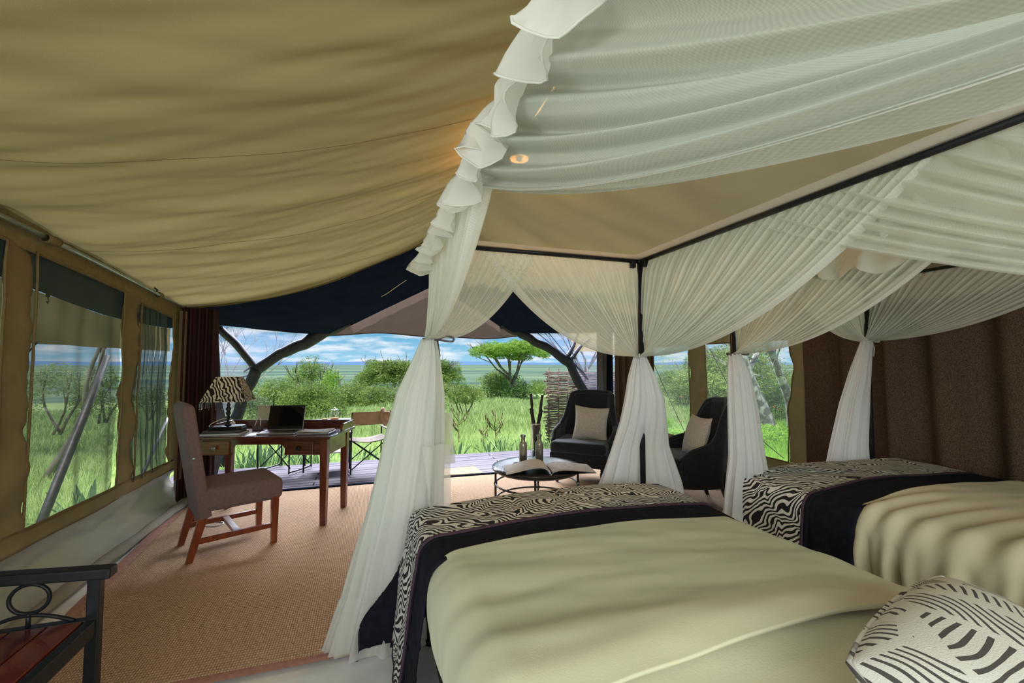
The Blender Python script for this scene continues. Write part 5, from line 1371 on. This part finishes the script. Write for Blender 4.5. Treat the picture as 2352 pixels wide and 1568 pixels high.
def fan(a, b, tie, nrm, nf, amp, seed, nu, nv=26, p1=1.25, bunch=.035, sag=0.0):
    a, b, tie, nrm = Vector(a), Vector(b), Vector(tie), Vector(nrm)
    along = (b - a).normalized()
    def fn(u, v):
        B = a.lerp(b, u)
        ph = u * nf * 2 * PI + 2.2 * nz(u * nf * .35, seed) + .5 * v
        f = (1 - v) ** .75 * (0.25 + .75 * min(1, v * 8))
        d = amp * f * (math.sin(ph) + .4 * math.sin(ph * 1.7 + seed)) * (1 + .3 * nz(u * 7, v * 2, seed))
        x = B.lerp(tie, v)
        z = tie.z + (B.z - tie.z) * (1 - v) ** (1 + p1 * u ** 1.3)
        q = Vector((x.x, x.y, z)) + nrm * d
        q += along * (bunch * (u - .35) * v ** 2) + nrm * (bunch * .9 * math.sin(u * 9) * v ** 2)
        q += Vector((0, 0, -sag * u * math.sin(PI * v)))
        return q
    m = MB().surf(fn, nu, nv, uvfn=lambda u, v: (u * (b - a).length, v * 1.1))
    return m, fn
def ruffle(a, b, out, drop, nf, amp, seed, zlift=0.0, flip=0.0, nu=0, mat='ruffle'):
    a, b, out = Vector(a), Vector(b), Vector(out)
    def fn(u, v):
        p = a.lerp(b, u)
        ph = u * nf * 2 * PI + 2.5 * nz(u * nf * .4, seed)
        o_ = out * (.012 + (.05 + flip) * v + amp * v * (math.sin(ph) + .5 * math.sin(2.3 * ph + seed)) + amp * 1.1 * v * nz(u * nf * 2.2, v * 3, seed))
        al = (b - a).normalized() * (amp * .7 * v * math.cos(ph) + amp * .8 * v * nz(u * nf * 1.4, v * 2.2, seed + 5))
        return p + o_ + al + Vector((0, 0, .015 + zlift * math.sin(PI * v) - drop * v * (1 + .12 * nz(u * nf, seed + 2)) + .02 * v * math.sin(ph + 1)))
    return MB().surf(fn, nu or int(nf * 14), 10), fn
def skirt(tie, prof, z0, nf, seed, nu=150, nv=44, k=1.0, famp=.13):
    """cloth gathered at the tie; prof rows: (0 top..1 bottom, centre x, centre y, half width, half depth)"""
    vs = [p[0] for p in prof]
    def cen(v): return pw(vs, [p[1] for p in prof], v), pw(vs, [p[2] for p in prof], v)
    def fn(u, v):
        a = u * 2 * PI
        cx, cy = cen(v); rx, ry = pw(vs, [p[3] for p in prof], v) * k, pw(vs, [p[4] for p in prof], v) * k
        f = 1 + famp * math.sin(a * nf + 2 * nz(a, v * 1.5, seed)) + .06 * math.sin(a * nf * 2.3 + seed) + .16 * nz(math.cos(a) * 1.5, math.sin(a) * 1.5, seed + v * 1.3)
        return Vector((cx + rx * f * math.cos(a), cy + ry * f * math.sin(a), lerp(tie[2], z0, v)))
    return MB().surf(fn, nu, nv, True, uvfn=lambda u, v: (u * 1.5, v * 1.5)), fn, cen
def bow(parent, p, s_, rx, mat='ribbon', side=1, tail=.16):
    p = Vector(p)
    k = Vector((side * math.cos(rx), math.sin(rx), 0))
    MB().tube([p + Vector((.036 * math.cos(a), .036 * math.sin(a), .004 * math.sin(3 * a))) for a in np.linspace(0, 2 * PI, 22)[:-1]], .007, 6, True).build('tie_band', mat, parent, smooth=True)
    q = p + k * .035
    pts = sp([q, q + k * s_ * .55 + Vector((0, 0, s_ * .22)), q + k * s_ + Vector((0, 0, s_ * .12)), q + k * s_ * .95 - Vector((0, 0, s_ * .08)), q + k * s_ * .5 - Vector((0, 0, s_ * .06)), q], 5)
    MB().tube(pts, .0055, 6).build('tie_loop', mat, parent, smooth=True)
    MB().tube([q, q + k * .012 - Vector((0, 0, tail * .5)), q + k * .004 - Vector((0, 0, tail))], [.005, .006, .005], 6).build('tie_tail', mat, parent, smooth=True)

def canopy_frame(xl, xr, yf, yh, zt, label, wl_, wr_):
    o = thing('canopy_bed', label, 'bed', (xl, yf, 0))
    L = lambda x, y_, z: (x - xl, y_ - yf, z)
    for (x, y_) in ((xl, yf), (xr, yf), (xl, yh), (xr, yh)):
        MB().tube([L(x, y_, 0), L(x, y_, zt + .012)], .0165, 14).build('post', 'black_metal', o, smooth=True)
        MB().lathe([(.024, 0), (.026, .008), (.022, .02), (.0165, .024)], L(x, y_, 0), 14).build('post_foot', 'black_metal', o, smooth=True)
        MB().lathe([(.0165, -.012), (.020, -.008), (.020, .02), (.012, .026), (.001, .027)], L(x, y_, zt), 14).build('finial', 'black_metal', o, smooth=True)
    for (a, b) in (((xl, yf), (xr, yf)), ((xl, yh), (xr, yh)), ((xl, yf), (xl, yh)), ((xr, yf), (xr, yh))):
        MB().tube([L(a[0], a[1], zt), L(b[0], b[1], zt)], .0135, 12).build('top_rail', 'black_metal', o, smooth=True)
        for (m_, n_) in ((a, b), (b, a)):
            d = (Vector(n_) - Vector(m_)).normalized() * .05
            box('rail_socket', L(m_[0] + d.x, m_[1] + d.y, zt - .022), (.03, .03, .045), 'black_metal', o, .005)
    # low side rails and mattress
    ya, yb = yh + .05, yf - .03
    box('bed_base', L((wl_ + wr_) / 2, (ya + yb) / 2, .24), (wr_ - wl_ - .14, yb - ya - .06, .20), 'bedbase', o, .02)
    MB().box(L((wl_ + wr_) / 2, (ya + yb) / 2, .485), (wr_ - wl_ - .08, yb - ya - .04, .27)).build('mattress', 'white_cloth', o, bevel=.07, seg=4, smooth=True)
    for (x, y_) in ((wl_ + .2, yb - .2), (wr_ - .2, yb - .2), (wl_ + .2, ya + .2), (wr_ - .2, ya + .2)):
        box('foot_block', L(x, y_, .07), (.06, .06, .145), 'bedbase', o, .004)
    return o

def bedding(x0, x1, ya, yf, zt, which, mats, y_cream, y_zebra, dl, seedo):
    """cream blanket, black quilt and zebra runner"""
    W = which
    def fold(su, sv, side, Wt, zf):
        e = ss(.06, .3, side) * .02
        a = .012 * nz(su * 1.6, sv * 1.7, seedo) * (1 - ss(0, .2, side)) + .006 * nz(su * 3 + sv * 2, sv * 5, seedo + 2)
        dirx = -1 if su < Wt / 2 else 1
        return Vector((dirx * e * nz(sv * 9, side * 2, seedo), 0, a + .03 * math.sin(PI * min(1, max(0, su / Wt))) * (1 - ss(0, .1, side))))
    def foldq(su, sv, side, Wt, zf):
        q = fold(su, sv, side, Wt, zf)
        g_ = .105
        k = math.exp(-((su / g_ - round(su / g_)) * g_ / .006) ** 2) + math.exp(-((sv / g_ - round(sv / g_)) * g_ / .006) ** 2)
        q.z += .005 - .005 * min(1, k)
        dirx = -1 if su < Wt / 2 else 1
        q.x -= dirx * .004 * min(1, k) * ss(.1, .25, side)
        if dirx < 0: q.x -= .17 * ss(.12, .5, side) * ss(.02, .3, zf)
        return q
    # black quilt, over the foot
    q = drape(x0 - .004, x1 + .004, y_cream - .035, yf, zt + .002, .08, dl[1], .62, .60, .13, .10, 170, 90, foldq).build('quilt', mats[1], smooth=True, solid=.008)
    tag(q, 'black stitched quilt folded across the foot of the %s bed' % W, 'quilt')
    # zebra runner
    rn = thing('bed_runner', 'zebra print runner with dark edging across the foot of the %s bed' % W, 'runner', (0, 0, 0))
    zz = drape(x0 - .014, x1 + .014, y_zebra, yf + .008, zt + .013, .085, dl[2], .60, .22, .13, .10, 150, 50, fold, (seedo * 1.7, 0))
    zz.build('print', 'zebra', rn, smooth=True, solid=.005)
    P = zz.P
    b1_ = [P(t, 0) + Vector((0, 0, .002)) for t in np.linspace(0, 1, 90)]; b2_ = [P(0, t) for t in np.linspace(0, 1, 30)]; b3_ = [P(t, 1) for t in np.linspace(0, 1, 90)]; b4_ = [P(1, t) for t in np.linspace(0, 1, 30)]
    for nm_, bb in (('near', b1_), ('l', b2_), ('far', b3_), ('r', b4_)):
        MB().tube(bb, .0075, 6).build('edging', 'purple_trim', rn, smooth=True)
    # dark margin outside the print
    mg_ = drape(x0 - .010, x1 + .010, y_zebra - .03, yf + .004, zt + .0105, .083, dl[2] + .03, .63, .25, .13, .10, 120, 40, fold)
    mg_.build('margin', mats[1], rn, smooth=True, solid=.004)
    # cream blanket tucked in at the sides
    def foldc(su, sv, side, Wt, zf):
        q = fold(su, sv, side, Wt, zf)
        dirx = -1 if su < Wt / 2 else 1
        s2 = ss(.04, .30, side); amp_ = mats[2]
        k_ = sv * (16 if amp_ < .02 else 27) + su * 2.5 + 3 * nz(sv * 2, seedo)
        amp = mats[2]
        q.z += .012 * nz(su * 1.2 - sv * 1.5, sv * 4.5 + su * 1.2, seedo + 7) * (1 - s2 * .5) * ss(y_cream, y_cream - .15, sv)
        q.z += .004 * nz(su * 5 - sv * 3, sv * 14 + su * 3, seedo + 3)
        if dirx < 0: q.x += (-dirx) * (-.0) + dirx * amp * s2 * (math.sin(k_ * 2) + .6 * math.sin(k_ * 3.3)) * .5
        q.z += .35 * amp * (1 - ss(.1, .5, su)) * math.sin(k_ * 2) * ss(.0, .05, .2) * (1 if side < .12 else 0) * .8
        q.x += -dirx * .10 * ss(.12, .5, side) ** 1.3
        q.z += .022 * math.exp(-((sv - (y_cream - .62 - .10 * su)) / .10) ** 2) * (1 - s2)
        return q
    c = drape(x0 + .002, x1 - .002, ya + .86, y_cream, zt + .020, .12, dl[0], .52, 0, .02, .02, 150, 200, foldc).build('blanket', mats[0], smooth=True, solid=.012)
    tag(c, mats[3], 'blanket')
    s_ = drape(x0 + .012, x1 - .012, ya, ya + 1.02, zt - .012, .12, dl[0], .50, 0, .02, .02, 110, 60, foldc).build('bed_sheet', mats[0], smooth=True, solid=.006)
    tag(s_, mats[4], 'sheet')

# ---- near bed
X1L, X1R, YFo, YH, ZC = .30, 1.53, 2.22, -.06, 1.98
canopy_frame(X1L, X1R, YFo, YH, ZC, 'near four-poster canopy bed with thin black metal posts and rails', .20, 1.60)
bedding(.20, 1.60, -.05, 2.165, .68, 'near', ('cream', 'quilt', .010, 'smooth cream blanket covering the near bed', 'cream under-sheet showing at the pillow end of the near bed'), 1.57, 1.745, (.62, .66, .66), 1.0)
# ---- far bed
X2L, X2R = 2.22, 3.46
canopy_frame(X2L, X2R, YFo, YH, ZC, 'far four-poster canopy bed beside the brown curtain', 2.18, 3.62)
bedding(2.16, 3.62, -.05, 2.19, .68, 'far', ('gold_cream', 'quilt', .045, 'creased golden cream blanket covering the far bed', 'golden cream under-sheet at the head of the far bed'), 1.50, 1.72, (.60, .60, .56), 5.0)

# ---- near bed net
n1 = thing('mosquito_net', 'white mosquito net with satin ruffle draped over the near canopy bed', 'net', (0, 0, 0))
zb = ZC - .012
def addfan(par, *a, mat='net', hem=True, **k):
    m, f = fan(*a, **k)
    m.build('net_panel', mat, par, smooth=True)
    if hem:
        hm = MB().surf(lambda u, v: f(1, v) .lerp(f(.955, v), u) + Vector((0, 0, -.002)) , 3, 26)
        hm.build('hem', 'net_hem', par, smooth=True)
    return f
T1L, T1R = (X1L - .01, YFo + .0, 1.49), (X1R - .01, YFo, 1.41)
T1LH, T1RH = (X1L, YH + .01, 1.49), (X1R, YH + .01, 1.42)
addfan(n1, (X1L, YFo + .012, zb), (.86, YFo + .012, zb), T1L, (0, 1, 0), 18, .016, 3, 220)
addfan(n1, (X1R, YFo + .012, zb), (.56, YFo + .012, zb), T1R, (0, 1, 0), 26, .016, 5, 300)
addfan(n1, (X1R + .012, YFo, zb), (X1R + .012, .80, zb), T1R, (1, 0, 0), 30, .022, 7, 340)
addfan(n1, (X1L - .012, YFo, zb), (X1L - .012, .93, zb), T1L, (-1, 0, 0), 20, .020, 9, 260)
addfan(n1, (X1R + .02, YH, zb), (X1R + .02, 1.45, zb), T1RH, (1, 0, 0), 16, .03, 11, 260, p1=.45)
fH = addfan(n1, (X1L - .02, YH, zb), (X1L - .02, 1.38, zb), T1LH, (-1, 0, 0), 9, .035, 13, 220, mat='net_mesh', p1=.45)
MB().surf(lambda u, v: fH(lerp(.60, 1.0, u), v) + Vector((.03 + .012 * math.sin(u * 8), 0, .004 * math.sin(u * 5))), 70, 30, uvfn=lambda u, v: (u * .6, v * 1.1)).build('folded_panel', 'net_mesh', n1, smooth=True)
for nm_, a, b, o_, kw in [('foot', (X1L, YFo, ZC), (X1R, YFo, ZC), (0, 1, 0), dict(drop=.20, nf=14, amp=.018, seed=3)),
                    ('left', (X1L, YFo, ZC), (X1L, .05, ZC), (-1, 0, 0), dict(drop=.17, nf=17, amp=.030, seed=5, zlift=.02, flip=.015)),
                    ('right', (X1R, YFo, ZC), (X1R, .05, ZC), (1, 0, 0), dict(drop=.20, nf=18, amp=.018, seed=7))]:
    rf, f = ruffle(a, b, o_, kw['drop'], kw['nf'], kw['amp'], kw['seed'], kw.get('zlift', 0), kw.get('flip', 0))
    r_o = rf.build('ruffle', 'ruffle' if nm_ == 'left' else 'net', n1, smooth=True)
    MB().tube([f(t, 1) for t in np.linspace(0, 1, 240)], .0022, 5).build('stitched_edge', 'ruffle', r_o, smooth=True)
# roof cloth of the net and its wide border
MB().surf(lambda u, v: Vector((lerp(X1L, X1R, u), lerp(YH, YFo, v), ZC + .006 - .02 * math.sin(PI * u) * math.sin(PI * v))), 24, 36).build('net_roof', 'net_top', n1, smooth=True)
bd = .085
for (xa, xb_, y0, y1) in ((X1L, X1L + bd, YH, YFo), (X1R - bd, X1R, YH, YFo), (X1L, X1R, YFo - bd, YFo)):
    MB().surf(lambda u, v: Vector((lerp(xa, xb_, u), lerp(y0, y1, v), ZC + .012 + .003 * nz(u * 3, v * 20) )), 4 if xb_ - xa < .2 else 60, 60 if xb_ - xa < .2 else 4).build('roof_border', 'border', n1, smooth=True)
# gathered cloth below the ties
def skirtset(par, tie, prof, z0, nf, seed, zz=.84, outer='net_dense'):
    m, f, cen = skirt(tie, prof, z0, nf, seed)
    m.build('gathered_skirt', outer, par, smooth=True)
    m2, f2, c2 = skirt(tie, prof, z0 + .02, nf - 3, seed + 9, k=.66)
    m2.build('inner_skirt', 'net' if outer != 'net' else 'net_dense', par, smooth=True)
    def hf(u, v):
        t = lerp(zz, 1.0, v) + .01 * math.sin(u * 19); t = min(t, 1.0)
        p = f(u, t); c = cen(t); k = 1.02 + .10 * v + .02 * v * math.sin(u * 60)
        return Vector((c[0] + (p.x - c[0]) * k, c[1] + (p.y - c[1]) * k, p.z))
    MB().surf(hf, 200, 8, True).build('hem_ruffle', 'net_hem', par, smooth=True)
skirtset(n1, T1L, [(0, .28, 2.21, .034, .03), (.06, .27, 2.2, .06, .05), (.18, .24, 2.2, .11, .07), (.33, .215, 2.22, .14, .085), (.55, .18, 2.26, .165, .09), (.9, .10, 2.28, .215, .09), (1, .09, 2.28, .24, .10)], .012, 11, 3, outer='net')
MB().surf(lambda u, v: Vector((lerp(.33, .405, u) + .02 * v, 2.26 + .02 * math.sin(u * 5), lerp(1.10, .84, v) + .02 * u)), 8, 8).build('loose_corner', 'net_hem', n1, smooth=True)
MB().surf(lambda u, v: Vector((lerp(.24, .37, u) + .05 * v * (1 - u), 2.10 - .03 * math.sin(u * 7 + v * 3), lerp(.98, .55, v) - .16 * u * v)), 12, 12).build('loose_corner', 'net_hem', n1, smooth=True)
skirtset(n1, T1R, [(0, 1.52, 2.22, .034, .03), (.1, 1.52, 2.20, .08, .06), (.2, 1.535, 2.20, .115, .07), (.31, 1.55, 2.235, .14, .07), (.45, 1.57, 2.30, .18, .06), (.65, 1.61, 2.36, .26, .08), (1, 1.66, 2.42, .34, .11)], .2, 12, 6)
bow(n1, T1L, .085, 0.15)
bow(n1, T1R, .06, -2.2, 'ribbon_light')
# loose thread hanging from the ruffle
tag(MB().tube(sp([(.17, 2.24, 1.79), (.13, 2.24, 1.76), (.08, 2.24, 1.72), (.05, 2.24, 1.70)]), .0016, 5).build('loose_cord', 'cord_tan'), 'thin tan cord dangling from the lowest ruffle of the near net', 'cord')
# ---- far bed net
n2 = thing('mosquito_net', 'white mosquito net draped over the far canopy bed', 'net', (0, 0, 0))
T2L, T2R = (X2L, YFo, 1.43), (X2R, YFo, 1.53)
T2LH, T2RH = (X2L, YH + .01, 1.45), (X2R, YH + .01, 1.50)
addfan(n2, (X2L, YFo + .012, zb), (2.90, YFo + .012, zb), T2L, (0, 1, 0), 18, .016, 23, 200)
addfan(n2, (X2R, YFo + .012, zb), (2.66, YFo + .012, zb), T2R, (0, 1, 0), 20, .016, 25, 220)
addfan(n2, (X2L - .012, YFo, zb), (X2L - .012, .95, zb), T2L, (1, 0, 0), 26, .022, 27, 300)
addfan(n2, (X2R + .012, YFo, zb), (X2R + .012, .95, zb), T2R, (-1, 0, 0), 24, .020, 29, 280)
addfan(n2, (X2L - .02, YH, zb), (X2L - .02, 1.25, zb), T2LH, (-1, 0, 0), 14, .03, 33, 220)
addfan(n2, (X2R + .02, YH, zb), (X2R + .02, 1.25, zb), T2RH, (-1, 0, 0), 14, .03, 35, 200)
for a, b, o_, sd in [((X2L, YFo, ZC), (X2R, YFo, ZC), (0, 1, 0), 13), ((X2L, YFo, ZC), (X2L, .05, ZC), (-1, 0, 0), 15), ((X2R, YFo, ZC), (X2R, .05, ZC), (1, 0, 0), 17)]:
    rf, f = ruffle(a, b, o_, .19, 11, .022, sd)
    r_o = rf.build('ruffle', 'ruffle' if sd == 15 else 'net', n2, smooth=True)
    MB().tube([f(t, 1) for t in np.linspace(0, 1, 160)], .0022, 5).build('stitched_edge', 'ruffle', r_o, smooth=True)
MB().surf(lambda u, v: Vector((lerp(X2L, X2R, u), lerp(YH, YFo, v), ZC + .006 - .02 * math.sin(PI * u) * math.sin(PI * v))), 24, 36).build('net_roof', 'net_top', n2, smooth=True)
skirtset(n2, T2L, [(0, 2.22, 2.21, .034, .03), (.1, 2.215, 2.18, .06, .05), (.3, 2.22, 2.16, .085, .06), (.55, 2.23, 2.15, .10, .07), (.75, 2.235, 2.15, .14, .08), (1, 2.2, 2.13, .15, .09)], .28, 9, 16)
skirtset(n2, T2R, [(0, 3.45, 2.22, .034, .03), (.15, 3.40, 2.24, .07, .05), (.3, 3.36, 2.26, .11, .06), (.5, 3.32, 2.28, .15, .07), (1, 3.25, 2.32, .24, .12)], .05, 10, 18)
bow(n2, T2L, .06, -.3, 'ribbon', 1, .2)
bow(n2, T2R, .05, -.3, 'ribbon_light', 1, .11)
# ---- printed pillow at the head of the near bed
cushion('pillow', 'large pillow with grey block-print lines at the head of the near bed', (1.165, .50, .712), (math.radians(-58), math.radians(-2), math.radians(14)), .60, .46, .26, 'pillow', None, True, 1.0, 60, .0, .10)
